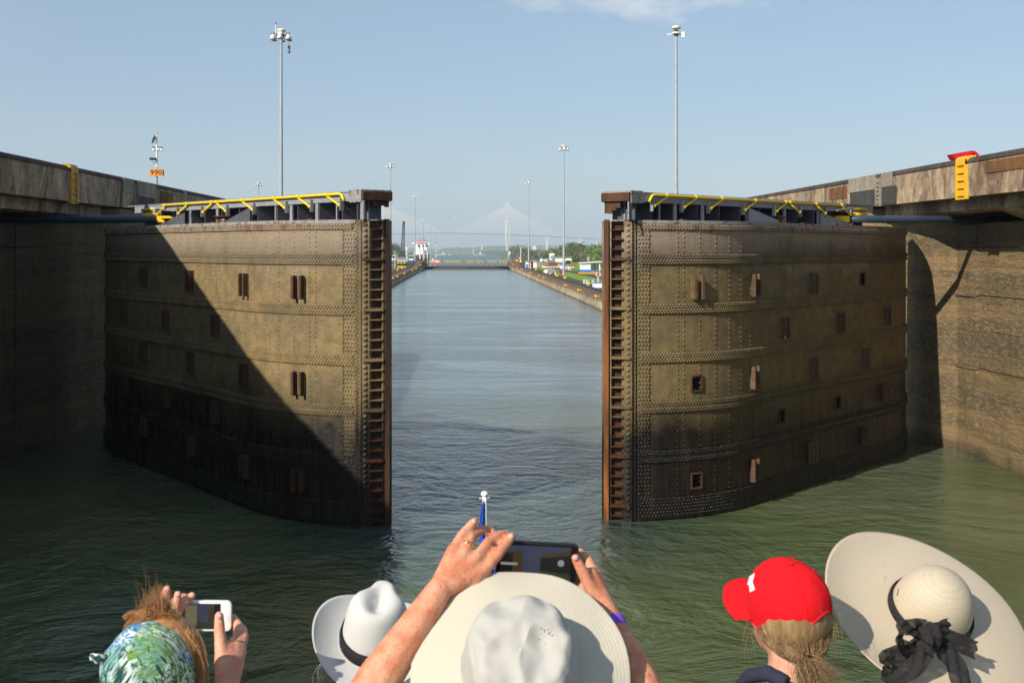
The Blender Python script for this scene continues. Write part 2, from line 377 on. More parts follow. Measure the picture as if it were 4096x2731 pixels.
def sea():
    q = Nd('open_sea'); n = q.noise(.02, 5, .6, st=(.4, 1, 1)); q.bump(q.noise(.15, 5, .7, st=(.5, 1, 1)), .5, 1.2)
    return q.out(q.mix(n, (.035, .095, .085), (.055, .12, .105)), .5, 0, .2)
M['sea'] = sea()
def grass():
    q = Nd('lawn'); n = q.noise(.12, 5, .6); n2 = q.noise(2.5, 4, .7)
    c = q.mix(q.ramp(n, [(.35, 0), (.65, 1)]), (.17, .27, .025), (.24, .33, .05)); c = q.mix(q.m('MULTIPLY', n2, .4), c, (.09, .12, .02))
    q.bump(n2, .5, .05); return q.out(c, .95, 0, .1)
M['grass'] = grass()
def leafmat(name, a, b):
    q = Nd(name); n = q.noise(.35, 3, .6); r = q.orand()
    c = q.mix(n, a, b); c = q.mix(q.m('MULTIPLY', r, .45), c, tuple(v*.6 for v in a))
    m_ = q.out(c, .75, 0, .2); return m_
M['leafa'] = leafmat('broadleaf_foliage', (.085, .115, .035), (.15, .165, .06))
M['leafb'] = leafmat('dry_foliage', (.16, .145, .075), (.21, .18, .095))
M['leafc'] = leafmat('bright_foliage', (.12, .24, .03), (.18, .30, .05))
M['scrub'] = leafmat('scrub_ground', (.13, .165, .05), (.20, .21, .09))
M['bark'] = rusty('bark', (.12, .09, .07), (.07, .055, .045))
# ---------------------------------------------------------------- the two mitre gate leaves
PROF = [(0, 0), (.415, .76), (.95, 1.12), (1.6, 1.48), (2.445, 1.83), (3.4, 2.05), (4.4, 2.12), (6, 2.04), (8, 1.90), (11.4, 1.72), (15.2, 1.54), (17.4, 1.28), (19.0, .78), (20.5, .05)]
BELTS = [(9.06, 8.77), (8.05, 7.72), (6.55, 6.23), (5.06, 4.75), (3.60, 3.24), (2.13, 1.74), (.70, .06)]
def resample():
    pts = []; n = len(PROF)
    for i in range(n-1):
        p1 = PROF[i]; p2 = PROF[i+1]
        if i == 0:
            for k in range(4): pts.append((lerp(p1[0], p2[0], k/4), lerp(p1[1], p2[1], k/4)))
            continue
        p0 = PROF[i-1] if i > 1 else (2*p1[0]-p2[0], 2*p1[1]-p2[1]); p3 = PROF[min(i+2, n-1)]
        for k in range(8):
            t = k/8; a = []
            for j in (0, 1):
                a.append(.5*((2*p1[j])+(-p0[j]+p2[j])*t+(2*p0[j]-5*p1[j]+4*p2[j]-p3[j])*t*t+(-p0[j]+3*p1[j]-3*p2[j]+p3[j])*t**3))
            pts.append(tuple(a))
    pts.append(PROF[-1]); return pts
PP = resample(); TT = [0]
for a, b in zip(PP, PP[1:]): TT.append(TT[-1]+math.dist(a, b))
TEND = TT[-1]
def prof_at(t):
    t = max(0, min(TEND-1e-6, t))
    lo = 0
    while TT[lo+1] < t: lo += 1
    k = (t-TT[lo])/(TT[lo+1]-TT[lo]); a, b = PP[lo], PP[lo+1]
    dx, dy = b[0]-a[0], b[1]-a[1]; L = math.hypot(dx, dy)
    return (a[0]+dx*k, a[1]+dy*k), (dx/L, dy/L)
class Leaf:
    def __init__(s, tip, heel, sign):
        s.T = Vector(tip); h = Vector(heel); d = (h-s.T).normalized(); s.d = d
        s.n = Vector((d.y, -d.x)) if sign > 0 else Vector((-d.y, d.x)); s.sign = sign
    def uv(s, u, v, z): w = s.T+s.d*u+s.n*v; return Vector((w.x, w.y, z))
    def F(s, t, z, off=0.):
        (u, v), (du, dv) = prof_at(t); return s.uv(u-dv*off, v+du*off, z)
    def frame(s, t, z, off=0.):
        (u, v), (du, dv) = prof_at(t); N = s.d*(-dv)+s.n*du; Tn = s.d*du+s.n*dv
        return s.F(t, z, off), Vector((Tn.x, Tn.y, 0)), Vector((N.x, N.y, 0))
    def t_px(s, px):
        best = None
        for i in range(0, 2050):
            t = i*TEND/2050; p = s.F(t, 0); e = abs(VX+F*p.x/p.y-px)
            if best is None or e < best[0]: best = (e, t)
        return best[1]
    def z_px(s, t, py): p = s.F(t, 0); return HC+(VY-py)*p.y/F
    def strip(s, mb, t0, t1, z0, z1, off, th=.03, step=.3):
        k = max(1, int(math.ceil((t1-t0)/step))); vs = []
        for i in range(k+1):
            t = lerp(t0, t1, i/k)
            vs += [s.F(t, z0, off-th), s.F(t, z0, off), s.F(t, z1, off), s.F(t, z1, off-th)]
        fs = []
        for i in range(k):
            for j in range(4):
                q = (i*4+j, i*4+(j+1) % 4, (i+1)*4+(j+1) % 4, (i+1)*4+j); fs.append(q if s.sign < 0 else q[::-1])
        e0, e1 = (3, 2, 1, 0), (k*4, k*4+1, k*4+2, k*4+3)
        fs += [e0, e1] if s.sign < 0 else [e0[::-1], e1[::-1]]
        return mb.add(vs, fs)
    def rivet(s, mb, t, z, off, r):
        c, T, N = s.frame(t, z, off); vs = []; k = 6; Z = Vector((0, 0, 1))
        for rr, h in ((r, 0), (r*.66, r*.62)):
            for j in range(k):
                a = 2*math.pi*j/k; vs.append(c+(T*math.cos(a)+Z*math.sin(a))*rr+N*h)
        vs.append(c+N*r*.85)
        fs = [(j, (j+1) % k, k+(j+1) % k, k+j) for j in range(k)]+[(k+j, k+(j+1) % k, 2*k) for j in range(k)]
        if s.sign > 0: fs = [f[::-1] for f in fs]
        mb.add(vs, fs)
def build_leaf(leaf, mat, postmat, label, brackets, holes, rust_seed):
    rnd = random.Random(rust_seed)
    o = leaf.uv(10, .8, 0); root = thing('lock_gate_leaf', label, 'lock gate', tuple(o), 'pair of riveted lock gate leaves')
    poly = [leaf.F(0, 0), leaf.F(.15, 0), leaf.F(.15, 0, -.17), leaf.F(.6, 0, -.17), leaf.F(.6, 0)]
    t = .9
    while t < TEND: poly.append(leaf.F(t, 0)); t += .4
    poly += [leaf.F(TEND, 0), leaf.uv(20.4, -.12, 0), leaf.uv(.05, -.12, 0)]
    poly = [(p.x, p.y) for p in poly]
    if leaf.sign < 0: poly = poly[::-1]
    MB().prism(poly, -1.5, 9.03).build('gate_body', mat, root, recalc=True)
    for i, (z1, z0) in enumerate(BELTS):
        b = MB(); leaf.strip(b, 1.08, TEND-.1, z0, z1, .065, .075); b.build('belt_plate', mat, root)
        if i == 0:
            b = MB(); leaf.strip(b, 1.0, TEND-.05, 8.955, 9.055, .075, .03); b.build('rim_plate', M['greyrust'], root)
    for i in range(6):
        zt, zb = BELTS[i][1]-.004, BELTS[i+1][0]+.004
        odd = i % 2; cuts = [1.40, 7.0+.75*odd, 14.0+.8*odd, TEND-.15]
        for a, b_ in zip(cuts, cuts[1:]):
            q = MB(); leaf.strip(q, a+.012, b_-.012, zb, zt, .024, .03)
            q.build('shell_plate', mat, root)
    # end strip with its two angle bars
    e = MB(); leaf.strip(e, .60, 1.0, -.5, 9.06, .03, .03); e.build('edge_plate', mat, root)
    for tt in (.86, .965):
        e = MB(); leaf.strip(e, tt, tt+.022, -.5, 9.05, .045, .03); e.build('angle_bar', M['blackhole'] if leaf.sign > 0 else mat, root)
    e = MB(); leaf.strip(e, 1.0, 1.38, -.5, 9.055, .036, .03); e.build('edge_plate', mat, root)
    e = MB(); leaf.strip(e, -.0, .145, -.6, 9.08, .05, .2, .15); e.build('mitre_post', postmat, root)
    e = MB(); leaf.strip(e, .23, .56, -.6, 9.02, -.145, .02); e.build('recess_shade_plate', M['wetrust_shade'], root)  # dark plate standing in for the shadow deep inside the post cells
    e = MB(); leaf.strip(e, .185, .225, -.6, 9.05, .02, .18); e.build('post_flange', mat, root)
    cap = MB(); leaf.strip(cap, .16, .62, 9.03, 9.065, .03, .25); cap.build('end_cap', M['greyrust'], root)
    # diaphragm shelves between post and shell
    for k in range(-3, 27):
        z = 7.88-k*.297
        if z < .05: break
        b = MB(); main = k % 5 == 0
        if main:
            leaf.strip(b, .19, .80, z-.035, z+.035, .10, .26)
            for j in range(6): leaf.rivet(b, .28+j*.09, z+.05, .02, .022)
        else:
            leaf.strip(b, .20, .60, z-.014, z+.014, .075, .24)
        b.build('diaphragm_shelf', mat if k > 0 and z > 3 else M['wetrust_shade'] if z < 4 else M['rust'], root)
        w = MB(); leaf.strip(w, .53, .60, z-.26, z-.03, -.02, .12); w.build('web_stiffener', mat, root)
    # rivets
    lst = []
    z = 8.93
    while z > 0.05: lst.append((.73, z, .03, .062)); z -= .162
    z = 8.97; row = 0
    while z > .05:
        lst.append((.90, z, .03, .024)); lst.append((.93+.0, z-.06, .03, .022))
        for j in range(4): lst.append((1.03+j*.105+(.03 if row % 2 else 0), z, .036, .036))
        z -= .118; row += 1
    for bi, (z1, z0) in enumerate(BELTS):
        rows = [z1-.05, z1-.115, z0+.115, z0+.05]
        if bi == 0: rows = [8.91, 8.865, 8.815]
        if bi == 6: rows = [.65, .56, .46, .36, .26, .16]
        for ri, zz in enumerate(rows):
            t = 1.12+(.05 if ri % 2 else 0)
            while t < TEND-.15: lst.append((t, zz, .065, .036)); t += .104
    cols = [(2.42, 2), (3.10, 1), (3.72, 1), (4.35, 1), (4.95, 1), (5.6, 2), (6.2, 1), (8.6, 1), (9.3, 2), (10., 1), (10.7, 1), (11.4, 2), (12.1, 1), (12.8, 1), (13.4, 2), (15.6, 1), (16.3, 2), (17, 1), (17.7, 1), (18.4, 2), (19.2, 1)]
    for i in range(6):
        zt, zb = BELTS[i][1], BELTS[i+1][0]; odd = i % 2
        n = int((zt-zb-.1)/.145)
        for (tc_, k) in cols+[(7.0+.75*odd, 5), (14.0+.8*odd, 5)]:
            for c_ in range(k):
                t = tc_+(c_-(k-1)/2)*(.21 if k == 2 else .13)
                if k == 5 and c_ == 2: continue
                for j in range(n+1): lst.append((t, zt-.07-j*(zt-zb-.14)/n, .024, .033))
    lst.sort(key=lambda a: a[0])
    near = [a for a in lst if abs(a[0]-.73) < .01]; rest = [a for a in lst if abs(a[0]-.73) >= .01]
    near += rest[:220]; rest = rest[220:]
    proto = {}
    for (t, z, off, r) in near:
        c, T_, N_ = leaf.frame(t, z, off)
        if r not in proto:
            class L0: pass
            b = MB(); k = 8; vs = []
            for rr, h in ((1, 0), (.92, .35), (.6, .68)):
                for j in range(k):
                    a = 2*math.pi*j/k; vs.append(Vector((0, 0, 0))+(T_*math.cos(a)+Vector((0, 0, 1))*math.sin(a))*rr*r+N_*h*r)
            vs.append(N_*r*.82)
            fs = [(m_*k+j, m_*k+(j+1) % k, (m_+1)*k+(j+1) % k, (m_+1)*k+j) for m_ in (0, 1) for j in range(k)]+[(2*k+j, 2*k+(j+1) % k, 3*k) for j in range(k)]
            if leaf.sign > 0: fs = [f[::-1] for f in fs]
            b.add(vs, fs); ob = b.build('rivet', mat, root, smooth=True, local=True); proto[r] = ob
        else:
            ob = proto[r].copy(); C.objects.link(ob); ob.parent = root
        ob.location = ORG[root.name].inverted() @ c
    b = MB()
    for (t, z, off, r) in rest: leaf.rivet(b, t, z, off, r)
    b.build('small_rivets', mat, root, smooth=True, kind='stuff')
    # paired channel brackets and open ports
    for px, py in brackets:
        t = leaf.t_px(px*1.7415); z = leaf.z_px(t, py*1.7415)
        b = MB(); leaf.strip(b, t-.19, t+.19, z-.33, z+.33, .05, .04); br = b.build('fender_bracket', mat if z > 4 else M['wetrust_shade'] if leaf.sign < 0 else M['rust'], root)
        for s_ in (-.14, .14):
            c = MB(); leaf.strip(c, t+s_-.04, t+s_-.02, z-.36, z+.36, .22, .18); leaf.strip(c, t+s_-.02, t+s_+.045, z-.35, z+.35, .22, .02); c.build('channel', M['bracket'] if leaf.sign > 0 else M['rust'], br)
        c = MB(); c.tube([leaf.F(t-.05, z-.3, .12), leaf.F(t-.05, z-.08, .12), leaf.F(t-.08, z, .12), leaf.F(t-.05, z+.08, .12), leaf.F(t-.05, z+.3, .12)], .012, 5); c.build('pull_rod', M['rust'], br)
    for px, py in holes:
        t = leaf.t_px(px*1.7415); z = leaf.z_px(t, py*1.7415)
        b = MB(); leaf.strip(b, t-.16, t+.16, z-.2, z+.2, .032, .03); pt = b.build('port_opening', M['blackhole'], root)
        c = MB()
        leaf.strip(c, t-.21, t-.16, z-.25, z+.25, .075, .06); leaf.strip(c, t+.16, t+.21, z-.25, z+.25, .075, .06)
        leaf.strip(c, t-.16, t+.16, z+.2, z+.25, .075, .06); leaf.strip(c, t-.16, t+.16, z-.25, z-.2, .075, .06)
        c.build('frame', M['rust'], pt)
    b = MB(); pl = [leaf.F(.62, 0, -.02)]; t = 1.
    while t < TEND: pl.append(leaf.F(t, 0, -.03)); t += .5
    pl += [leaf.uv(20.3, -.05, 0), leaf.uv(.1, -.05, 0)]
    pl = [(p.x, p.y) for p in pl]; b.prism(pl if leaf.sign > 0 else pl[::-1], 9.034, 9.05); b.build('top_plate', M['greyrust'], root, recalc=True)
    return root
LL = Leaf((-2.2, 34.2), (-15.4, 50.0), -1)
LR = Leaf((4.25, 34.95), (19.0, 49.6), 1)
build_leaf(LL, M['leafL'], M['postL'], 'left riveted gate leaf, olive above and black below, crossed by a diagonal shadow',
           [(443, 645), (567, 654), (689, 660), (338, 636), (293, 718), (388, 735), (502, 747), (338, 810), (445, 832), (568, 860), (689, 880), (293, 883), (388, 912), (503, 945), (598, 940), (338, 980), (445, 1020), (568, 1070), (689, 1100)][:14]+[(338, 980), (445, 1020), (568, 1070), (689, 1100)], [], 3)
build_leaf(LR, M['leafR'], M['postR'], 'right riveted gate leaf with an orange rusty edge post and square black ports',
           [(1598, 660), (1728, 655), (1862, 650), (1796, 752), (1924, 740), (2030, 725), (1727, 866), (1862, 845), (1981, 822), (2029, 900), (1727, 1078), (1860, 1037), (1981, 1001)],
           [(1978, 641), (1598, 880), (1793, 955), (1922, 924), (1598, 1103)], 5)

# ---------------------------------------------------------------- folded walkways on top of the leaves
def walkway(leaf, rails_tip, rails_heel, posts, gussets, discs, block_px, arm_end, label, armlabel):
    o = leaf.uv(8, .5, 9.05); root = thing('gate_walkway', label, 'walkway', tuple(o), 'walkways on top of the gate leaves')
    def u_px(px, v):
        best = None
        for i in range(1900):
            u = i*.01; p = leaf.uv(u, v, 0); e = abs(VX+F*p.x/p.y-px)
            if best is None or e < best[0]: best = (e, u)
        return best[1]
    VF = 1.0; G = M['grey']
    def beam(u0, v0, u1, v1, z0, z1, w, name, m_=G, par=root):
        a = leaf.uv(u0, v0, (z0+z1)/2); b = leaf.uv(u1, v1, (z0+z1)/2); return MB().beam(a, b, w, z1-z0).build(name, m_, par)
    U1 = 15.6
    beam(.6, VF, U1, VF, 9.60, 9.86, .03, 'top_chord'); beam(.0, VF+.0, .6, VF, 9.56, 9.88, .05, 'chord_end', M['greyrust'])
    beam(.0, -.05, U1, -.05, 9.60, 9.86, .03, 'top_chord')
    beam(.6, (VF-.06)/2, U1+.6, (VF-.06)/2, 9.87, 9.90, VF+.14, 'deck_plate'); beam(0, (VF-.06)/2, .58, (VF-.06)/2, 9.88, 9.93, VF+.1, 'deck_plate', M['greyrust'])
    beam(0, -.05, 0, VF, 9.62, 9.875, .16, 'end_beam', M['rust']); rr_ = random.Random(leaf.sign+5)
    for v_ in (.02, .16, .30, .46):   # jagged remains of the end plate
        beam(.02, v_, .02, v_+.15, 9.62-rr_.uniform(.12, .42), 9.62, .04, 'torn_end_plate', M['rust'])
    beam(.30, .1, .30, .95, 9.06, 9.62, .04, 'end_web', M['greyd']); beam(.3, .55, .3, .6, 9.06, 9.62, .1, 'post', M['greyrust'])
    # inner webs closing the space below the deck
    beam(.9, .10, U1, .10, 9.06, 9.60, .03, 'back_web', M['greyd'])
    for k in range(12): 
        u = 1.1+k*1.25
        beam(u, .13, u, VF-.06, 9.06, 9.6, .03, 'cross_web', M['greyd'])
    for px, w in posts:
        u = u_px(px, VF); beam(u-w/2, VF-.03, u+w/2, VF-.03, 9.055, 9.60, .05, 'post')
    for pxa, pxb, top in gussets:   # tapered bracket plate, tall end at pxb
        ua, ub = u_px(pxa, VF+.02), u_px(pxb, VF+.02); d3 = .012
        vs = []
        for v in (VF+.03, VF+.055): vs += [leaf.uv(ua, v, 9.06), leaf.uv(ub, v, 9.06), leaf.uv(ub, v, 9.06+top), leaf.uv(ua, v, 9.13)]
        MB().add(vs, [(0, 1, 2, 3), (7, 6, 5, 4), (0, 4, 5, 1), (1, 5, 6, 2), (2, 6, 7, 3), (3, 7, 4, 0)]).build('gusset', G if leaf.sign > 0 else M['greyd'], root, recalc=True)
        e = leaf.uv(ua, VF+.08, 9.15); nn = Vector((leaf.n.x, leaf.n.y, 0))
        MB().tube([e-nn*.03, e+nn*.03], .085, 12).build('pin_boss', M['greyrust'], root)
        MB().tube([e+nn*.031, e+nn*.04], .035, 10).build('pin', M['blackhole'], root)
    for px in discs:
        u = u_px(px, VF-.2); c = leaf.uv(u, VF-.25, 0)
        MB().lathe([(0, 9.06), (.34, 9.06), (.33, 9.3), (.46, 9.31), (.46, 9.34), (0, 9.345)], (c.x, c.y, 0), 18).build('sheave_drum', M['rust'], root)
    us = [u_px(p, VF+.06) for p in rails_tip]; ut = [u_px(p, VF+.06) for p in rails_heel]
    zr = 9.83; v = VF+.08; ue = min(us)-.75; pe = [leaf.uv(ue-.16, v, zr-.22), leaf.uv(ue-.10, v, zr-.12), leaf.uv(ue-.02, v, zr-.03), leaf.uv(ue+.1, v, zr)]
    MB().tube(pe+[leaf.uv(max(ut)+.25, v, zr)], .042, 10).build('handrail', M['yellow'], root, smooth=True)
    for lst, sg in ((us, -1), (ut, 1)):
        for u in lst:
            a = leaf.uv(u+.02*sg, v, zr-.05); b = leaf.uv(u+.66*sg, v, zr-.33)
            so_ = MB().tube([a, b], .034, 8).build('stanchion', M['yellow'], root, smooth=True)
            MB().tube([leaf.uv(u-.05, v, zr), leaf.uv(u+.05, v, zr)], .062, 10).build('clamp', M['yellow'], so_)
            MB().ball(b, .062, 8, 6).build('hinge_knuckle', M['yellow'], so_)
            q = leaf.uv(u+.72*sg, VF+.05, zr-.33); nn = Vector((leaf.n.x, leaf.n.y, 0))
            MB().beam(leaf.uv(u+.76*sg, VF+.05, zr-.12), leaf.uv(u+.76*sg, VF+.05, zr-.5), .03, .14, up=nn).build('hinge_plate', G, so_)
    # clutter at the heel end
    uh = max(ut)
    for k in range(3):
        MB().tube([leaf.uv(uh+.5+k*.1, VF-.1-.25*k, 9.75-.05*k), leaf.uv(uh+2.0+k*.25, VF+.1-.3*k, 9.70+.03*k)], .05-.008*k, 8).build('folded_rail', M['yellow'], root, smooth=True)
    MB().tube([leaf.uv(uh+1.0, VF, 9.5), leaf.uv(uh+2.1, VF, 9.5)], .085, 10).build('folded_rail', M['yellow'], root, smooth=True)
    MB().tube([leaf.uv(uh-.5, VF+.15, 9.62), leaf.uv(uh+.8, VF+.1, 9.74)], .03, 6).build('grey_bar', M['greyrust'], root)
    # strut arm that swings the leaf
    u = u_px(block_px, VF); a = leaf.uv(u, .7, 9.32)
    st = thing('strut_arm', armlabel, 'strut arm', tuple(a), 'strut arms that swing the gate leaves')
    b = Vector(arm_end); d = (b-a).normalized()
    MB().tube([a+d*.45, a+d*1.4, b], [.10, .145, .16], 14).build('arm_tube', M['armblue'], st, smooth=True)
    MB().beam(a-d*.1, a+d*.5, .34, .24).build('spring_box', M['yellow'], st)
    # small fittings on the leaf top edge
    for k, uu in enumerate((2.2, 5.3, 8.4, 9.6, 11.9, 13.2)):
        MB().obox(leaf.uv(uu, VF+.35, 9.085), leaf.d.to_3d()*.12, leaf.n.to_3d()*.06, (0, 0, .03)).build('deck_cleat', M['rust'], root)
    return root
walkway(LL, [1310, 1195, 1098, 972, 868], [850, 750, 662], [(1452, .16), (1345, .05), (1266, .15), (1163, .15), (1100, .05), (1000, .12), (868, .16), (760, .1), (640, .1)],
        [(900, 1003, .52), (640, 742, .46)], [900, 690], 655, (-19.5, 43.8, 9.32), 'grey walkway frame with yellow handrail folded on the left gate leaf', 'blue strut arm reaching from the left leaf into the wall recess')
walkway(LR, [2666, 2782, 2886, 3020, 3142], [3158, 3262, 3365], [(2474, .12), (2523, .16), (2640, .05), (2702, .15), (2812, .15), (2990, .12), (3140, .16), (3275, .14)],
        [(3128, 2992, .52), (3402, 3280, .46)], [3100], 3370, (22.6, 45.3, 9.32), 'grey walkway frame with yellow handrail folded on the right gate leaf', 'blue strut arm reaching from the right leaf into the wall recess')
# ---------------------------------------------------------------- water and land
def sheet(name, mat, x0, x1, y0, y1, z, kind='structure'):
    return MB().add([(x0, y0, z), (x1, y0, z), (x1, y1, z), (x0, y1, z)], [(0, 1, 2, 3)]).build(name, mat, kind=kind)
XL, XR = -15.5, 18.05
sheet('water', M['water'], -30, 32, -60, 465.5, 0)
sheet('sea', M['sea'], -12000, 12000, -3000, 11800, -17)
# ---------------------------------------------------------------- lock walls near the gates
def side_wall(sg, X, label):
    root = thing('lock_wall', label, 'lock wall', (X, 40, 0), 'concrete lock walls'); LF = M['lockface' if sg > 0 else 'lockface_shade']
    def pl(poly, z0, z1, name, m_): 
        pts = [(X+sg*a, y) for a, y in poly]
        if sg > 0: pts = pts
        return MB().prism(pts, z0, z1).build(name, m_, root, recalc=True)
    # main body of the wall, with the recess the leaf folds into
    pl([(0, 130), (0, 52.2), (.5, 51.6), (1.1, 50.5), (1.55, 48.2), (2.1, 47.1), (2.1, 20), (0, 20), (0, -40), (14, -40), (14, 130)], -3, 1.2, 'wall_base', LF)
    pl([(0.03, 79), (0.03, 52.2), (.53, 51.6), (1.13, 50.5), (1.58, 48.2), (2.13, 47.1), (3.5, 46), (8, 46), (8, 79)], 1.2, 10.0, 'quoin_wall', LF)
    pl([(.02, 20), (.02, -40), (12, -40), (12, 20)], 1.2, 10.0, 'approach_wall', LF)
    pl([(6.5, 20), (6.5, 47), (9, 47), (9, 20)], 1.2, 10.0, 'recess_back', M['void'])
    # poured lifts of the recess face: two bays, each lift its own panel
    lifts = [1.2, 2.35, 3.45, 4.95, 6.32, 7.45, 8.28, 9.15]
    for a, b in zip(lifts, lifts[1:]):
        for y0, y1, o_ in ((45.34, 47.08, 0.0), (36.0, 45.3, .05), (28, 35.97, .03), (20.02, 27.97, .05)):
            dz = .0 if y0 > 45 else .07
            p = [(2.1+o_, y0), (2.1+o_, y1), (6.4, y1), (6.4, y0)]
            g = .035 if abs(b-6.32) < .01 or abs(b-3.45) < .01 else .012
            pts = [(X+sg*a_, y) for a_, y in p]
            MB().prism(pts, a+(dz if a > 1.3 else 0)+.004, b+dz-g).build('wall_panel', LF, root, recalc=True)
    for z in (3.43, 6.30):
        MB().box(*sorted_box((X+sg*2.04, 45.4, z-.0), (X+sg*2.1, 50, z+.05))).build('ledge', LF, root)
    # sill steps under the overhang
    for (z0, z1, dd) in ((8.3, 8.36, .10),):
        MB().box(*sorted_box((X+sg*(2.1-dd), 42, z0), (X+sg*2.2, 47, z1))).build('ledge', LF, root)
    # under-deck beam and haunches
    for y0, y1 in ((20, 30.9), (31, 39.9), (40, 51.2)):
        MB().hexa([(X+sg*.62, y0, 9.62), (X+sg*1.3, y0, 9.55), (X+sg*1.3, y1, 9.55), (X+sg*.62, y1, 9.62), (X+sg*.62, y0, 10.06), (X+sg*1.3, y0, 10.06), (X+sg*1.3, y1, 10.06), (X+sg*.62, y1, 10.06)]).build('deck_beam', M['coping'], root, recalc=True)
    for y in (40.6,):
        vs = [(X+sg*.66, y, 9.62), (X+sg*2.5, y, 8.9), (X+sg*2.5, y, 9.62), (X+sg*.66, y-14, 9.62), (X+sg*2.5, y-14, 8.0), (X+sg*2.5, y-14, 9.62)]
        MB().add(vs, [(0, 1, 2), (5, 4, 3), (0, 3, 4, 1), (1, 4, 5, 2), (2, 5, 3, 0)]).build('haunch', M['coping'], root, recalc=True)
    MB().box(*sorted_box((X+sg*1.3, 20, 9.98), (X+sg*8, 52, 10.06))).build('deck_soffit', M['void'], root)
    # coping blocks, each with its joint
    nose = [(0, 11.27)]+[(.3-.32*math.cos(a), 11.27+.23*math.sin(a)) for a in [i*math.pi/12 for i in range(0, 7)]]+[(6.0, 11.5), (6.0, 11.27)]
    face = [(0.01, 10.07), (0.01, 11.265), (6.0, 11.265), (6.0, 10.07)]
    ys = [-40, -20, 0, 14, 22, 29, 36, 43.4, 50.2, 56.8, 63.2, 69.6, 76]
    for a, b in zip(ys, ys[1:]):
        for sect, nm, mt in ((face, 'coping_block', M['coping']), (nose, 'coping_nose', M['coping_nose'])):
            sc_ = [(X+sg*x, z) for x, z in sect]
            MB().extr(sc_, [(0, a+.015, 0), (0, b-.015, 0)]).build(nm, mt, root, recalc=True)
    # ramp down to the lower lock
    path = [(76, 0), (79, -.6), (84, -3.6), (90, -7.6), (94, -9.4), (97, -9.9)]
    for sect, nm, mt in ((face, 'ramp', M['coping']), (nose, 'ramp_nose', M['coping_nose'])):
        MB().extr([(X+sg*x, z) for x, z in sect], [(0, y, dz) for y, dz in path]).build(nm, mt, root, recalc=True)
    return root
def sorted_box(a, b): return tuple(min(p, q) for p, q in zip(a, b)), tuple(max(p, q) for p, q in zip(a, b))
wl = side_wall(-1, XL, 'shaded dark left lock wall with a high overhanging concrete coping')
wr = side_wall(1, XR, 'sunlit right lock wall with stained overhanging concrete coping')
def on_face(sg, X, y0, y1, z0, z1, out, name, mt, root, th=.03):
    return MB().box(*sorted_box((X-sg*out, y0, z0), (X-sg*out+sg*th, y1, z1))).build(name, mt, root)
def ypx(X, px): return F*X/(px-VX)
# pale repaired panels, dark steel plates
def patches(sg, X, root, A):
    for px0, px1, z0, z1, out, mt in A:
        ya, yb = sorted((ypx(X, px0), ypx(X, px1)))
        on_face(sg, X, ya, yb, z0, z1, out, 'repair_panel', M[mt], root)
patches(-1, XL, wl, [(490, 532, 10.78, 11.42, .05, 'patch'), (548, 622, 10.70, 11.40, .05, 'patch'), (480, 530, 10.08, 10.77, .03, 'coping'), (549, 618, 10.08, 10.69, .03, 'patch_dark'), (640, 690, 10.5, 11.15, .03, 'rust_patch'), (735, 748, 10.3, 11.45, .02, 'patch'), (110, 146, 10.85, 11.15, .012, 'patch')])
patches(1, XR, wr, [(3398, 3506, 10.80, 11.44, .05, 'patch'), (3528, 3572, 10.84, 11.44, .05, 'patch'), (3402, 3506, 10.08, 10.79, .03, 'patch_dark'), (3529, 3586, 10.08, 10.83, .03, 'patch_dark'), (3318, 3388, 10.6, 11.15, .02, 'rust_patch'), (3200, 3222, 10.4, 11.2, .02, 'patch'), (3945, 4100, 10.8, 11.2, .02, 'rust_patch')])
# wall ladders in recess frames
def ladder(sg, X, pxa, pxb, mt, label, z0=9.98, z1=11.53, rungs=5, deep=True):
    ya, yb = sorted((ypx(X, pxa), ypx(X, pxb)))
    root = thing('wall_ladder', label, 'ladder', (X-sg*.05, (ya+yb)/2, z0), 'ladders set into the lock walls')
    d = (yb-ya)
    fr = MB().box(*sorted_box((X-sg*.02, ya, z0), (X+sg*.05, yb, z1-.2))).build('back_plate', M[mt], root)
    for y in (ya+.05, yb-.05): MB().box(*sorted_box((X-sg*.09, y-.05, z0), (X-sg*.02, y+.05, z1-.13))).build('side_rail', M[mt], root)
    if deep: MB().extr([(X-sg*.09, z1-.3), (X-sg*.08, z1-.1), (X-sg*.0, z1+.0), (X+sg*.3, z1+.03), (X+sg*.3, z1-.05), (X, z1-.3)], [(0, ya, 0), (0, yb, 0)]).build('top_hood', M[mt], root, recalc=True)
    for k in range(rungs):
        z = z0+.12+k*(z1-z0-.45)/(rungs-1)
        MB().box(*sorted_box((X-sg*.08, ya+.1, z), (X-sg*.03, yb-.1, z+.03))).build('rung', M[mt], root)
    return root
ladder(-1, XL, 277, 305, 'ladderL', 'weathered yellow ladder in the shaded left lock wall')
ladder(-1, XL, 531, 548, 'patch', 'narrow unpainted ladder between grey plates of the left wall', 10.05, 11.4, 5, False)
ladder(1, XR, 3831, 3870, 'ladder', 'bright yellow ladder in the sunlit right lock wall')
ladder(1, XR, 3508, 3526, 'patch', 'narrow rusty ladder between grey plates of the right wall', 10.05, 11.4, 6, False)
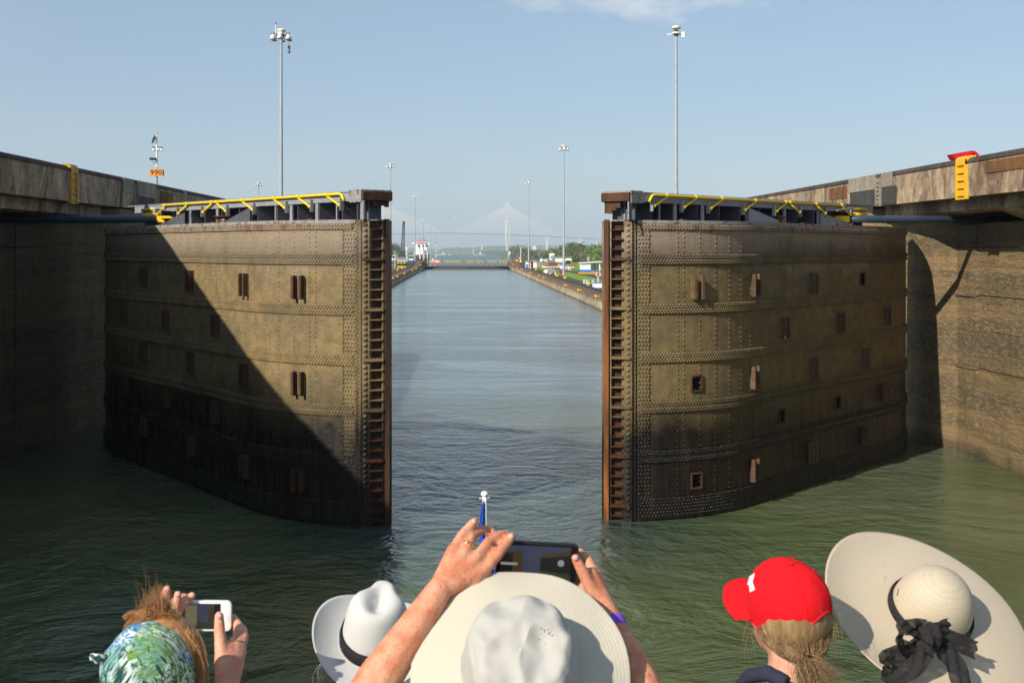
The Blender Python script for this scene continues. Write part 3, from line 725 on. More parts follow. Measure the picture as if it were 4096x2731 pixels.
# crimson hooded winch cover on the right wall
rt = thing('winch_cover', 'crimson curved hood on top of the right wall above the yellow ladder', 'machine cover', (19.2, 43.8, 11.5))
hood = [(0, .02), (.0, .18), (.12, .32), (.34, .40), (.58, .38), (.78, .28), (.9, .02)]
MB().extr([(18.93+x*.62, 11.5+z) for x, z in hood], [(0, 43.5, 0), (0, 44.2, 0)]).build('hood', M['red'], rt, recalc=True)
MB().add([(18.58, 43.6, 11.55), (18.95, 43.6, 11.52), (18.95, 44.2, 11.52), (18.62, 44.2, 11.58), (18.46, 43.6, 11.76), (19.0, 43.6, 11.86), (19.0, 44.2, 11.88), (18.5, 44.2, 11.78)],
         [(3, 2, 1, 0), (4, 5, 6, 7), (0, 1, 5, 4), (1, 2, 6, 5), (2, 3, 7, 6), (3, 0, 4, 7)]).build('chute', M['red'], rt, recalc=True)
MB().tube([(19.22, 43.51, 11.74), (19.22, 43.48, 11.74)], .05, 12).build('port', M['blackhole'], rt)
# unseen block added on the left wall to throw the diagonal shadow
mh = thing('shadow_block', 'unseen long low block added on the left lock wall to cast a shadow', 'building', (-20, 20, 11.5))
MB().box((-22.5, -6, 11.5), (-17.3, 39.5, 14.2)).build('wall', M['deckcon'], mh)
MB().box((-22.8, -6.3, 14.2), (-17.1, 39.8, 14.42)).build('roof', M['patch'], mh)
for k in range(11): MB().box((-17.31, -4+k*4, 12.6), (-17.27, -2.6+k*4, 13.6)).build('window', M['blackhole'], mh)
# upper deck behind the coping
for sg, X in ((-1, XL), (1, XR)):
    b = sorted_box((X+sg*6.0, -40, 9.5), (X+sg*60, 76, 11.5)); MB().box(*b).build('ground', M['deckcon'], kind='structure')
    vs = [(X+sg*6, 76, 11.5), (X+sg*60, 76, 11.5), (X+sg*60, 95, 1.3), (X+sg*6, 95, 1.3)]
    MB().add(vs+[(x, y, 0) for x, y, z in vs], [(0, 1, 2, 3) if sg > 0 else (3, 2, 1, 0), (4, 5, 1, 0), (5, 6, 2, 1), (6, 7, 3, 2), (7, 4, 0, 3)]).build('ground', M['deckcon'], kind='structure', recalc=True)
# ---------------------------------------------------------------- the lower lock: banks, kerbs, tracks
def G(px, py, z=1.3):
    Y = F*(HC-z)/(py-VY); return Vector(((px-VX)*Y/F, Y, z))
def far_bank(sg, X, label):
    root = thing('lock_wall', label, 'lock wall', (X, 280, 0), 'concrete lock walls')
    rnd = random.Random(4+sg); ys = [100]; 
    while ys[-1] < 462: ys.append(min(465, ys[-1]+rnd.uniform(5.5, 8)*(1+ys[-1]/350)))
    def hump(y): return 1.7*max(0, min(1, (y-405)/40)) if y < 466 else 0
    sec = [(.0, -1.), (.0, .9), (.18, 1.35), (.5, 1.62), (1.1, 1.68), (2.4, 1.66), (2.4, -1.)]
    for a, b in zip(ys, ys[1:]):
        o_ = rnd.uniform(0, .12)
        MB().extr([(X+sg*(x+o_), z) for x, z in sec], [(0, a+.1, hump(a)), (0, b-.1, hump(b))]).build('kerb_block', M['farwall'], root, recalc=True)
    for x0, x1, z, nm, mt in ((2.4, 3.2, 1.56, 'track_bed', 'track'), (3.2, 3.9, 1.70, 'rack_rail', 'black'), (3.9, 5.6, 1.56, 'track_bed', 'track'), (5.6, 5.9, 1.66, 'rail', 'rust')):
        m_ = MB(); yy = [96, 405, 415, 425, 435, 445, 466]
        m_.extr([(X+sg*x0, 0), (X+sg*x0, z), (X+sg*x1, z), (X+sg*x1, 0)], [(0, y, hump(y)) for y in yy]); m_.build(nm, M[mt], root, recalc=True)
    # ramp down beyond the lower gates
    MB().extr([(X+sg*0, -9), (X+sg*0, 1.6), (X+sg*6, 1.6), (X+sg*6, -9)], [(0, 466, 1.7), (0, 476, 1.7), (0, 500, -7)]).build('ramp', M['farwall'], root, recalc=True)
    MB().box(*sorted_box((X, 500, -18), (X+sg*6, 900, -6.8))).build('lower_wall', M['farwall'], root)
    return root
fwl = far_bank(-1, XL, 'dark lock wall of the lower chamber on the left, running to the far gates')
fwr = far_bank(1, XR, 'sunlit stone-edged lock wall of the lower chamber on the right')
def ground(name, mt, pts, th=19):
    n = len(pts); vs = [tuple(p) for p in pts]+[(p[0], p[1], p[2]-th) for p in pts]
    return MB().add(vs, [tuple(range(n)), tuple(range(2*n-1, n-1, -1))]+[(i, n+i, n+(i+1) % n, (i+1) % n) for i in range(n)]).build(name, M[mt], kind='structure', recalc=True)
ground('ground', 'deckcon', [(XL-5.9, 95, 1.3), (XL-5.9, 470, 1.3), (-40, 470, 1.3), (-40, 560, 1.3), (-55, 560, 1.3), (-55, 95, 1.3)])
ground('ground', 'grass', [(XR+5.9, 95, 1.3), (400, 95, 1.3), (300, 620, 1.3), (60, 640, 1.3), (30, 500, 1.3), (XR+5.9, 466, 1.3)])
for a, b, c, d in ((31.5, 34, 96, 470), ): ground('track', 'track', [(a, c, 1.36), (b, c, 1.36), (b-1, d, 1.36), (a-1, d, 1.36)], .3)
ground('track', 'track', [(37, 96, 1.36), (38.6, 96, 1.36), (36, 470, 1.36), (34.8, 470, 1.36)], .3)
ground('pavement', 'deckcon', [(XR+7, 118, 1.34), (30, 118, 1.34), (30, 160, 1.34), (XR+7, 172, 1.34)], .3)
ground('pavement', 'deckcon', [(XR+8, 340, 1.34), (44, 335, 1.34), (46, 352, 1.34), (XR+8, 356, 1.34)], .3)
# yellow fairleads along both kerbs
fl = thing('fairlead', 'yellow fairlead', 'fairlead', (0, 0, 0))
MB().tube([(0, -.8, .12), (0, 0, .2), (0, .8, .12)], [.14, .19, .14], 7).build('lip', M['ladder'], fl, local=True)
MB().obox((.25, 0, .1), (.25, 0, 0), (0, .5, 0), (0, 0, .1)).build('base', M['ladder'], fl, local=True)
W7 = lambda x, y: (2000+x/5.227, 940+y/5.227)
W8 = lambda x, y: (1540+x/7.838, 960+y/7.838)
names = ['nearest', 'second nearest', 'third nearest', 'fourth nearest', 'fifth nearest', 'sixth nearest', 'seventh nearest', 'eighth nearest', 'ninth nearest', 'farthest']
R_f = [(2010, 1330), (1650, 1195), (1370, 1095), (925, 925), (830, 900), (650, 820), (465, 750), (375, 720), (300, 690), (240, 665)]
for k, (x, y) in enumerate(R_f):
    px = W7(x, y)[0]-6; Y = F*XR/(px-VX); z = 1.5+1.7*max(0, min(1, (Y-405)/40))
    lab = 'yellow fairlead on the right kerb, %s one to the gates' % names[k]
    if k == 0: fl.location = (XR+.15, Y, z); fl['label'] = lab; fl['group'] = 'yellow fairleads along the kerbs'
    else: dup_at(fl, (XR+.15, Y, z), lab)
for k, (x, y) in enumerate([(265, 1215), (400, 1175), (620, 1060), (860, 960), (975, 895), (1110, 830)]):
    px = W8(x, y)[0]+3; Y = F*XL/(px-VX); z = 1.5+1.7*max(0, min(1, (Y-405)/40))
    dup_at(fl, (XL-.15, Y, z), 'yellow fairlead on the left kerb, %s one to the gates' % names[k] if k < 5 else 'yellow fairlead on the left kerb at the rise', rz=math.pi)
# white squares stencilled on the right kerb
for k, (x, y) in enumerate([(1285, 1100), (1500, 1190), (1775, 1290)]):
    px = W7(x, y)[0]; Y = F*XR/(px-VX); MB().obox((XR+.06, Y, 1.12), (.05, 0, 0), (0, .8, 0), (-.02, 0, .22)).build('painted_square', M['patch'], fwr)
# bollards
bo = thing('bollard', 'yellow bollard', 'bollard', (0, 0, 0)); bo['group'] = 'yellow mooring bollards'
MB().lathe([(0, 0), (.42, 0), (.42, .08), (.24, .14), (.22, .5), (.42, .6), (.44, .72), (.3, .8), (0, .8)], n=12).build('body', M['yellow'], bo, smooth=True, local=True)
BL = [(1855, 1100, 'right of the track in front of the two silver drums'), (1365, 955, 'on the grass right of the nearest tall mast'), (1203, 908, 'on the grass left of the nearest tall mast'), (1055, 860, 'on the grass edge below the white reel machine'),
      (928, 820, 'on the pavement left of the white reel machine'), (755, 770, 'alone between two patches of lawn'), (640, 735, 'right in front of the nearer white hut'), (575, 710, 'at the left corner of the nearer white hut'), (525, 690, 'beside the track left of the nearer white hut')]
for k, (x, y, w) in enumerate(BL):
    p = G(*W7(x, y)); lab = 'yellow mooring bollard '+w
    if k == 0: bo.location = p; bo['label'] = lab
    else: dup_at(bo, p, lab)
for x, y, w in [(190, 1060, 'on the left bank nearest to the gate edge'), (405, 990, 'on the left bank in front of the crane'), (545, 930, 'on the left bank below the crane track'), (630, 900, 'on the left bank beside the yellow crane bumper'), (805, 845, 'on the left bank at the foot of the rise')]:
    dup_at(bo, G(*W8(x, y)), 'yellow mooring bollard '+w)

# ---------------------------------------------------------------- high light masts
def lamp_mast(kind='full'):
    t = thing('light_mast', 'light mast', 'light mast', (0, 0, 0), 'tall lighting masts')
    H = 33.
    MB().lathe([(0, 0), (.55, 0), (.55, .3), (.30, .35), (.24, 10), (.20, 20), (.15, H-1), (0, H-1)], n=12).build('pole', M['mast'], t, smooth=False, local=True)
    MB().lathe([(0, 0), (.9, 0), (.9, .25), (0, .25)], n=8).build('footing', M['offwhite'], t, local=True)
    MB().lathe([(0, H-1.2), (.25, H-1.2), (.3, H-.6), (.12, H-.5), (0, H-.5)], n=10).build('headframe', M['lampdark'], t, local=True)
    MB().lathe([(0, H-.35), (.52, H-.38), (.52, H-.15), (.36, H-.02), (0, H)], n=14).build('cap', M['offwhite'], t, smooth=True, local=True)
    if kind == 'full':
        for k in range(6):
            a = math.pi/6+k*math.pi/3; c = Vector((1.05*math.cos(a), .95*math.sin(a), H-1.35))
            l = MB().lathe([(0, .62), (.16, .6), (.27, .4), (.34, .0), (.30, 0), (0, .3)], c, 10).build('lamp_shade', M['lamp'], t, smooth=True, local=True)
            MB().lathe([(0, -.02), (.335, -.02), (.335, 0), (0, .0)], c, 10).build('lens', M['lampdark'], l, local=True)
            MB().obox(c+Vector((0, 0, .70)), (.25, 0, 0), (0, .2, 0), (0, 0, .12)).build('ballast', M['greyrust'] if k % 2 else M['lamp'], l, local=True)
            MB().tube([(0, 0, H-.8), (c.x, c.y, H-.75)], .04, 5).build('arm', M['lampdark'], t, local=True)
        MB().tube([(-.62, -.2, H-.6), (-.62, -.2, H+.5)], .05, 6).build('aerial', M['white'], t, local=True)
        MB().ball((-.62, -.2, H+.6), .1, 8, 6, (1, 1, 1.5)).build('beacon', M['red'], t, local=True)
    else:
        for a in (0, .9, 2.6, 3.5, 4.6):
            MB().tube([(0, 0, H-.95), (1.15*math.cos(a), .9*math.sin(a), H-.98)], .05, 6).build('arm', M['lamp'], t, local=True)
        MB().obox((.72, -.3, H-1.1), (.17, 0, 0), (0, .12, 0), (0, 0, .33)).build('control_box', M['white'], t, local=True)
        MB().lathe([(0, H-.95), (.5, H-.95), (.45, H-.75), (0, H-.7)], n=12).build('ring', M['offwhite'], t, local=True)
    return t
lm = lamp_mast(); lm.location = (-21.6, 136.5, 1.3-8.2+6.9); lm['label'] = 'tall grey lighting mast rising behind the left gate leaf, hanging weight'
lm.location = (-21.6, 136.5, 1.2)
MB().tube([(.95, .0, 31.7), (.93, 0, 31.0)], .02, 4).build('cable', M['black'], lm, local=True)
MB().lathe([(0, 30.0), (.2, 30.25), (.2, 30.3), (.12, 30.4), (.16, 30.6), (.16, 31.0), (0, 31.0)], (.93, 0, 0), 8).build('hanging_weight', M['greyrust'], lm, local=True)
l2 = lamp_mast('bare'); l2.location = (24.6, 133.6, 1.0); l2['label'] = 'tall lighting mast behind the right gate leaf, head without lamps'
cl = lamp_mast()
MSP = [(2255, 570, 16.3, 'lighting mast on the lawn, right of centre, tallest between the leaves'), (2115, 715, 10.8, 'lighting mast beside the nearer white hut'), (2033, 857, 7.4, 'lighting mast in line with the bridge tower'),
       (1562, 645, 13.5, 'lighting mast hard against the left gate leaf edge'), (1660, 775, 8.46, 'lighting mast left of the ship bridge, next to the crane'), (1693, 873, 6.7, 'lighting mast in front of the ship superstructure'),
       (1723, 897, 5.4, 'lighting mast just right of the ship'), (1741, 911, 4.6, 'farthest lighting mast at the right end of the left row'), (1033, 722, 11., 'lone small lighting mast far left above the wall ramp')]
for k, (px, py, s, lab) in enumerate(MSP):
    Y = F/s; top = HC+(VY-py)/s; loc = ((px-VX)/s, Y, top-33.6)
    if k == 0: cl.location = loc; cl['label'] = lab
    else: dup_at(cl, loc, lab)
# ---------------------------------------------------------------- post with the orange board 990 on the left wall
sp = P(627, 734, 66.); X0, Y0 = sp.x, 66.; s_ = F/66.
zz = lambda py: HC+(VY-py)/s_
nb = thing('signal_post', 'slim post with floodlights, dish and orange 990 board on left wall', 'signal post', (X0, Y0, 11.4))
MB().tube([(X0, Y0, 11.3), (X0, Y0, zz(537))], [.062, .045], 10).build('pole', M['offwhite'], nb, smooth=True)
MB().ball((X0, Y0, zz(536)), .06, 8, 5).build('finial', M['mast'], nb)
sg_ = MB().box((X0-.37, Y0-.14, zz(704)), (X0+.37, Y0-.09, zz(678.5))).build('number_board', M['orange'], nb)
MB().box((X0+.372, Y0-.13, zz(704.5)), (X0+.42, Y0-.02, zz(680))).build('board_edge', M['black'], nb)
cu = bpy.data.curves.new('digits', 'FONT'); cu.body = '990'; cu.size = .47; cu.align_x = 'CENTER'; cu.align_y = 'CENTER'; cu.space_character = 1.12; cu.extrude = .004; cu.offset = .004
dgt = bpy.data.objects.new('tmp', cu); C.objects.link(dgt); bpy.context.view_layer.update()
me = bpy.data.meshes.new_from_object(dgt.evaluated_get(bpy.context.evaluated_depsgraph_get())); bpy.data.objects.remove(dgt)
me.transform(Matrix.Translation((0, -.146, zz(691.2)-11.4)) @ Matrix.Rotation(R(90), 4, 'X') @ Matrix.Diagonal((.86, .86, 1, 1))); me.materials.clear(); me.materials.append(M['black'])
dg = bpy.data.objects.new('digits', me); C.objects.link(dg); dg.parent = sg_
MB().tube([(X0-.30, Y0-.1, zz(540)), (X0-.12, Y0-.1, zz(574))], [.015, .015], 5).build('dish_stay', M['mast'], nb)
MB().lathe([(0, 0), (.14, .015), (.26, .05), (.265, .06), (.14, .03), (0, .012)], (X0-.23, Y0, zz(556)), 16, Matrix.Rotation(R(112), 3, 'Y')).build('dish', M['mast'], nb)
MB().tube([(X0-.2, Y0, zz(555)), (X0, Y0, zz(555))], .02, 6).build('bracket', M['black'], nb)
for dx, py, w in ((-.17, 597, 'l'), (.10, 596, 'r'), (.29, 598, 'r')):
    l = MB().lathe([(0, .05), (.06, .05), (.11, -.06), (0, -.07)], (X0+dx, Y0-.05, zz(py)), 10).build('floodlight', M['lamp'], nb)
    MB().box((X0+dx-.07, Y0-.1, zz(py)+.05), (X0+dx+.05, Y0+.02, zz(py)+.12)).build('housing', M['black'], l)
MB().ball((X0-.16, Y0-.05, zz(590)), .05, 8, 5).build('beacon', M['red'], nb)
MB().tube([(X0-.2, Y0, zz(602)), (X0+.34, Y0, zz(602))], .018, 6).build('cross_arm', M['mast'], nb)
for dx in (-.25, -.09): MB().hexa([(X0+dx-.10, Y0-.2, zz(642)), (X0+dx+.05, Y0-.2, zz(642)), (X0+dx+.05, Y0, zz(642)), (X0+dx-.10, Y0, zz(642)), (X0+dx-.12, Y0-.22, zz(632)), (X0+dx+.06, Y0-.22, zz(632)), (X0+dx+.06, Y0, zz(632)), (X0+dx-.12, Y0, zz(632))]).build('spotlight', M['lampdark'], nb)
MB().tube([(X0-.24, Y0, zz(650)), (X0, Y0, zz(652)), (X0-.18, Y0, zz(658))], .02, 5).build('bracket', M['greyrust'], nb)
MB().box((X0-.1, Y0-.1, zz(670)), (X0+.08, Y0-.02, zz(662))).build('junction_box', M['offwhite'], nb)

# ---------------------------------------------------------------- lower gates with their walkway
lg = thing('lock_gate', 'closed dark lower lock gate with a grey walkway across the chamber', 'lock gate', (1.3, 464, 0))
MB().prism([(XL, 466.5), (XL, 464.5), (1.3, 461.5), (XR, 464.5), (XR, 466.5), (1.3, 463.2)], -2, .95).build('gate_body', M['track'], lg, recalc=True)
MB().box((XL, 463.4, .95), (XR, 465, 1.15)).build('deck', M['black'], lg)
for k in range(14): MB().box((XL+.6+k*2.4, 463.3, 1.15), (XL+.75+k*2.4, 463.45, 2.1)).build('post', M['grey'], lg)
MB().box((XL, 463.3, 2.1), (XR, 463.6, 2.25)).build('grey_rail', M['patch'], lg)
for x0, x1 in ((-15, -9.6), (-8.2, -.8), (.6, 4.4), (4.9, 8.2), (9.4, 13.4), (14., 17.8)):
    fr = thing('folding_railing', 'orange yellow folding railing on the lower gate, spanning %d metres' % round(x1-x0), 'railing', (x0, 463.2, 2.2), 'folding railings on the lower gate')
    MB().beam((x0, 463.1, 3.5), (x1, 463.1, 3.5), .14, .14).build('top_rail', M['ladder'], fr); MB().beam((x0+.3, 463.1, 2.9), (x1-.3, 463.1, 2.9), .12, .12).build('mid_rail', M['ladder'], fr)
    n = max(2, int((x1-x0)/1.15))
    for i in range(n+1):
        x = x0+(x1-x0)*i/n; MB().beam((x, 463.1, 3.5), (x+(.7 if i < n/2 else -.7), 463.1, 2.25), .11, .11).build('slanted_post', M['ladder'], fr)
lbl = ['leftmost', 'second', 'third', 'fourth', 'fifth', 'rightmost']
for k, fr in enumerate([o for o in S.objects if o.name.startswith('folding_railing')]):
    fr['label'] = 'orange yellow folding railing on the lower gate, %s of six from the left' % lbl[k]

# ---------------------------------------------------------------- left bank: crane, huts, posts
def crane():
    b = G(1596, 1071); t = thing('rail_crane', 'black lattice boom crane with yellow tip and silver cab on left bank', 'crane', tuple(b)); s = F/b.y
    q = lambda px, py, dy=0: Vector(((px-VX)*(b.y+dy)/F, b.y+dy, HC+(VY-py)*(b.y+dy)/F))
    for x in (1590, 1606): MB().tube([q(x, 1070), q(x, 1058)], .5, 8).build('wheel', M['black'], t)
    MB().hexa([q(1588, 1071, -1), q(1623, 1071, -1), q(1623, 1071, 1), q(1588, 1071, 1), q(1589, 1063, -1.3), q(1622, 1063, -1.3), q(1622, 1063, 1), q(1589, 1063, 1)]).build('bumper', M['yellow'], t)
    MB().hexa([q(1590, 1066), q(1624, 1066), q(1624, 1066, 4), q(1590, 1066, 4), q(1590, 1049), q(1624, 1049), q(1624, 1049, 4), q(1590, 1049, 4)]).build('chassis', M['black'], t)
    cb = MB().hexa([q(1588, 1048, -.3), q(1625, 1048, -.3), q(1625, 1048, 4), q(1588, 1048, 4), q(1588, 1027, -.3), q(1624, 1027, -.3), q(1624, 1027, 4), q(1588, 1027, 4)]).build('cab', M['mast'], t)
    for x in (1594, 1602, 1611, 1619): MB().hexa([q(x-2.6, 1036, -.36), q(x+2.6, 1036, -.36), q(x+2.6, 1036, -.3), q(x-2.6, 1036, -.3), q(x-2.6, 1032, -.36), q(x+2.6, 1032, -.36), q(x+2.6, 1032, -.3), q(x-2.6, 1032, -.3)]).build('window', M['blackhole'], cb)
    MB().hexa([q(1589, 1027, -.5), q(1624, 1027, -.5), q(1624, 1027, 4), q(1589, 1027, 4), q(1594, 1022, -.3), q(1622, 1022, -.3), q(1622, 1022, 3), q(1594, 1022, 3)]).build('roof', M['black'], t)
    for a, b_ in (((1592, 1024), (1604, 1003)), ((1604, 1024), (1606, 1003)), ((1617, 1024), (1616, 1003)), ((1592, 1024), (1600, 1012))): MB().beam(q(*a, 1), q(*b_, 1), .12, .12).build('gantry_leg', M['black'], t)
    L0, L1, R0, R1 = (1604.5, 1020), (1612, 884), (1617, 1020), (1618, 884)
    def e(a, b_, k): return (lerp(a[0], b_[0], k), lerp(a[1], b_[1], k))
    bm = MB()
    for a, b_ in ((L0, L1), (R0, R1)): bm.beam(q(*a), q(*b_), .26, .26); bm.beam(q(*a, 1.2), q(*b_, .5), .2, .2)
    n = 15
    for k in range(n):
        a, b_ = (e(L0, L1, k/n), e(R0, R1, (k+1)/n)) if k % 2 else (e(R0, R1, k/n), e(L0, L1, (k+1)/n))
        bm.beam(q(*a), q(*b_), .17, .17); bm.beam(q(*e(L0, L1, k/n)), q(*e(R0, R1, k/n)), .17, .17)
    bm.build('boom', M['black'], t)
    MB().hexa([q(1610.5, 912), q(1620, 912), q(1620, 912, .8), q(1610.5, 912, .8), q(1614, 881), q(1618.5, 881), q(1618.5, 881, .5), q(1614, 881, .5)]).build('boom_tip', M['yellow'], t)
    for x in (1606, 1594, 1618): MB().ball(q(x, 1053, -.4), .32, 8, 5).build('lamp', M['yellow'], t)
crane()
def post_board(px, pb, pt, bx0, bx1, by0, by1, mt, label, z=1.3):
    b = G(px, pb, z); s = F/b.y; t = thing('board_post', label, 'post', tuple(b))
    MB().tube([b, (b.x, b.y, HC+(VY-pt)/s)], .09, 8).build('pole', M['offwhite'], t)
    MB().box(((bx0-VX)/s, b.y-.2, HC+(VY-by1)/s), ((bx1-VX)/s, b.y-.12, HC+(VY-by0)/s)).build('board', M[mt], t)
post_board(1580, 1076, 1004, 1575.5, 1586, 1035.5, 1041, 'orange', 'white post with a small orange board in front of the crane')
def hut(px0, px1, pyb, pyt, Y, label, roof='green', door=None, depth=3., band=.28, over=.5, slope=0, z=None, gap=None, hip=True):
    s = F/Y; zf = lambda py: HC+(VY-py)/s; x0, x1 = (px0-VX)/s, (px1-VX)/s; z0, z1 = zf(pyb), zf(pyt)
    t = thing('hut', label, 'building', ((x0+x1)/2, Y, z0))
    MB().box((x0, Y, z0), (x1, Y+depth, z1)).build('wall', M['white'], t)
    MB().box((x0-.02, Y-.02, z0), (x1+.02, Y+depth, z0+(z1-z0)*band)).build('blue_plinth', M['blue'], t)
    if hip:
        xm = (x0+x1)/2; ym = Y+depth/2; h = (z1-z0)*.36; o = over
        MB().add([(x0-o, Y-o, z1), (x1+o, Y-o, z1), (x1+o, Y+depth+o, z1), (x0-o, Y+depth+o, z1), (xm, ym, z1+h)], [(3, 2, 1, 0), (0, 1, 4), (1, 2, 4), (2, 3, 4), (3, 0, 4)]).build('roof', M[roof], t)
    else:
        MB().hexa([(x0-over, Y-over, z1), (x1+over, Y-over, z1+slope), (x1+over, Y+depth+over, z1+slope), (x0-over, Y+depth+over, z1), (x0-over, Y-over, z1+.16), (x1+over, Y-over, z1+.16+slope), (x1+over, Y+depth+over, z1+.16+slope), (x0-over, Y+depth+over, z1+.16)]).build('roof', M[roof], t)
    for d in (door or []):
        a, b, c, e_, mt = d
        MB().box(((a-VX)/s, Y-.05, zf(c)), ((b-VX)/s, Y-.02, zf(e_))).build('window' if e_ < pyb-3 and c < pyb-2 else 'door', M[mt], t)
    return t
h1 = hut(1567, 1585, 1047, 1025, 520, 'white hut with green hipped roof left of the crane', door=[(1573, 1577, 1035, 1027, 'blackhole')], over=.9)
h2 = hut(1637, 1652, 1047, 1026, 520, 'white hut with pale green roof right of the crane', door=[(1642, 1646, 1035, 1028, 'blackhole')], over=.9)
for px0, px1 in ((1560, 1590), (1634, 1656)):
    MB().box(((px0-VX)/8.87, 518, -1), ((px1-VX)/8.87, 525, HC-52/8.87)).build('ground', M['farwall'], kind='structure')
# white lattice beacon behind
bc = thing('beacon_tower', 'small white lattice beacon between crane and ship', 'beacon', (-20.9*3.4, 540, 1.3)); Y = 560; s = F/Y
q = lambda px, py: Vector(((px-VX)/s, Y, HC+(VY-py)/s)); bc.location = q(1626, 1045); ORG[bc.name] = Matrix.Translation(bc.location)
for a in (1620.5, 1625.5, 1631): MB().beam(q(a, 1045), q(1626, 985), .16, .16).build('leg', M['white'], bc)
MB().obox(q(1625.5, 1001), (.6, 0, 0), (0, .5, 0), (0, 0, .18)).build('platform', M['white'], bc); MB().obox(q(1626, 992), (.3, 0, 0), (0, .2, 0), (0, 0, .6)).build('lantern', M['lamp'], bc)
# worker in blue beside the kerb and one on the right track: see people section

# ---------------------------------------------------------------- right bank
hut(2103.5, 2147, 1076, 1044, 392, 'nearer white hut with blue base and open doors beside a mast', roof='patch', door=[(2104, 2112, 1076, 1057, 'blue'), (2115, 2118.5, 1073, 1047, 'blackhole'), (2122.5, 2132, 1074, 1048, 'black')], depth=3, over=.35, hip=False, slope=-.35, band=.14)
hut(2223, 2286, 1055.5, 1026, 525, 'white flat-roofed hut with dark green shutter behind the mast', roof='patch', door=[(2262, 2283, 1061, 1042, 'black'), (2257, 2266, 1035, 1030.5, 'grey')], depth=5, over=.9, hip=False, band=.24)
t3 = hut(2324.5, 2363, 1089, 1055, 340, 'white shed with blue base and an open porch near the right leaf', roof='white', depth=4, over=.25, hip=False, slope=.25, band=.30)
s3 = F/340.; xx = lambda p: (p-VX)/s3; zq = lambda p: HC+(VY-p)/s3
MB().hexa([(xx(2321), 339.5, zq(1054)), (xx(2408), 339.5, zq(1048.5)), (xx(2408), 344.5, zq(1048.5)), (xx(2321), 344.5, zq(1054)), (xx(2321), 339.5, zq(1051)), (xx(2408), 339.5, zq(1045)), (xx(2408), 344.5, zq(1045)), (xx(2321), 344.5, zq(1051))]).build('porch_roof', M['white'], t3)
MB().box((xx(2397), 340, zq(1085)), (xx(2401), 340.3, zq(1050))).build('porch_post', M['white'], t3)
MB().box((xx(2363), 343.6, zq(1082)), (xx(2401), 343.9, zq(1050))).build('porch_wall', M['white'], t3)
MB().box((xx(2383), 343.5, zq(1080)), (xx(2386), 343.6, zq(1055))).build('porch_door', M['patch'], t3)
for k in range(3): MB().box((xx(2364+k*13), 339.8, zq(1088)), (xx(2374+k*13), 340.6, zq(1082+k % 2))).build('bench', M['blue' if k % 2 else 'grey'], t3)
hut(2240.5, 2256, 1082.5, 1064, 372, 'tiny white and blue booth right behind the mast', roof='white', depth=1.5, over=.1, hip=False, band=.42)
# hoarding showing a ship
hb = thing('billboard', 'white billboard with a blue ship picture beside the flat-roofed hut', 'billboard', tuple(G(2207, 1043)));  Yb = hb.location.y; s = F/Yb
q = lambda px, py, dy=0.: Vector(((px-VX)/s, Yb+dy, HC+(VY-py)/s))
MB().hexa([q(2197, 1041.5), q(2218, 1042), q(2218, 1042, .25), q(2197, 1041.5, .25), q(2197, 1013), q(2218, 1013), q(2218, 1013, .25), q(2197, 1013, .25)]).build('board', M['white'], hb)
MB().add([q(2199, 1029, -.02), q(2205, 1029.5, -.02), q(2217.5, 1028, -.02), q(2217.5, 1022, -.02), q(2209, 1022.5, -.02), q(2204, 1026, -.02)], [(0, 1, 2, 3, 4, 5)]).build('picture', M['blue'], hb, recalc=True)
MB().add([q(2200, 1035, -.02), q(2217, 1038, -.02), q(2217, 1031, -.02), q(2203, 1031, -.02)], [(0, 1, 2, 3)]).build('picture', M['grey'], hb)
for x in (2200, 2214): MB().beam(q(x, 1045, .15), q(x, 1041, .15), .2, .2).build('leg', M['black'], hb)
# rowing boats on the lawn
def boat(px0, px1, pyb, label, m1, m2, h=.75, wid=1.3, bow=1):
    b0 = G(px0, pyb); s = F/b0.y; L = (px1-px0)/s; t = thing('rowing_boat', label, 'boat', (b0.x+L/2, b0.y, 1.3)); n = 10; rings = []
    for zf_, mt, nm, wf in (((0, .55), m1, 'hull', .72), ((.55, 1.), m2, 'gunwale', 1.)):
        vs = []
        for i in range(n+1):
            k = i/n; w = wid/2*(1-abs(2*k-1)**3)**.7+.04; sheer = .35*abs(2*k-1)**2
            for z_ in zf_:
                for sd_ in (-1, 1): vs.append((b0.x+L*k, b0.y+sd_*w*(.7+.3*z_), 1.3+h*(z_*(1+sheer))))
        fs = []
        for i in range(n):
            a = i*4; b = a+4; fs += [(a, b, b+2, a+2), (a+1, a+3, b+3, b+1), (a, a+1, b+1, b), (a+2, b+2, b+3, a+3)]
        fs += [(0, 2, 3, 1), (n*4, n*4+1, n*4+3, n*4+2)]
        MB().add(vs, fs).build(nm, M[mt], t, recalc=True)
    return t
boat(2168, 2228, 1070, 'long white boat with red gunwale, nearest of the row', 'white', 'red')
boat(2176, 2232, 1064, 'second long red boat behind the nearest white one', 'white', 'red')
boat(2186, 2240, 1060, 'third red and white boat farther back in the row', 'white', 'red')
boat(2268, 2302, 1071, 'short red and white boat right of the mast, before the trestles', 'white', 'red')
boat(2226, 2262, 1069, 'white boat with dark cover just left of the mast', 'white', 'red')
boat(2160, 2195, 1047, 'white covered boat behind the low concrete wall', 'white', 'white', 1.3, 2)
tb = boat(2151, 2176, 1067, 'white boat with high blue bow standing on the lawn', 'white', 'blue', 1.9, 1.8)
lw = thing('low_wall', 'long low whitewashed wall behind the rowing boats', 'wall', tuple(G(2200, 1056)))
a = G(2168, 1055); b = G(2232, 1058); MB().hexa([a, b, b+Vector((0, .5, 0)), a+Vector((0, .5, 0)), a+Vector((0, 0, 1.1)), b+Vector((0, 0, 1.1)), b+Vector((0, .5, 1.1)), a+Vector((0, .5, 1.1))]).build('wall', M['patch'], lw)
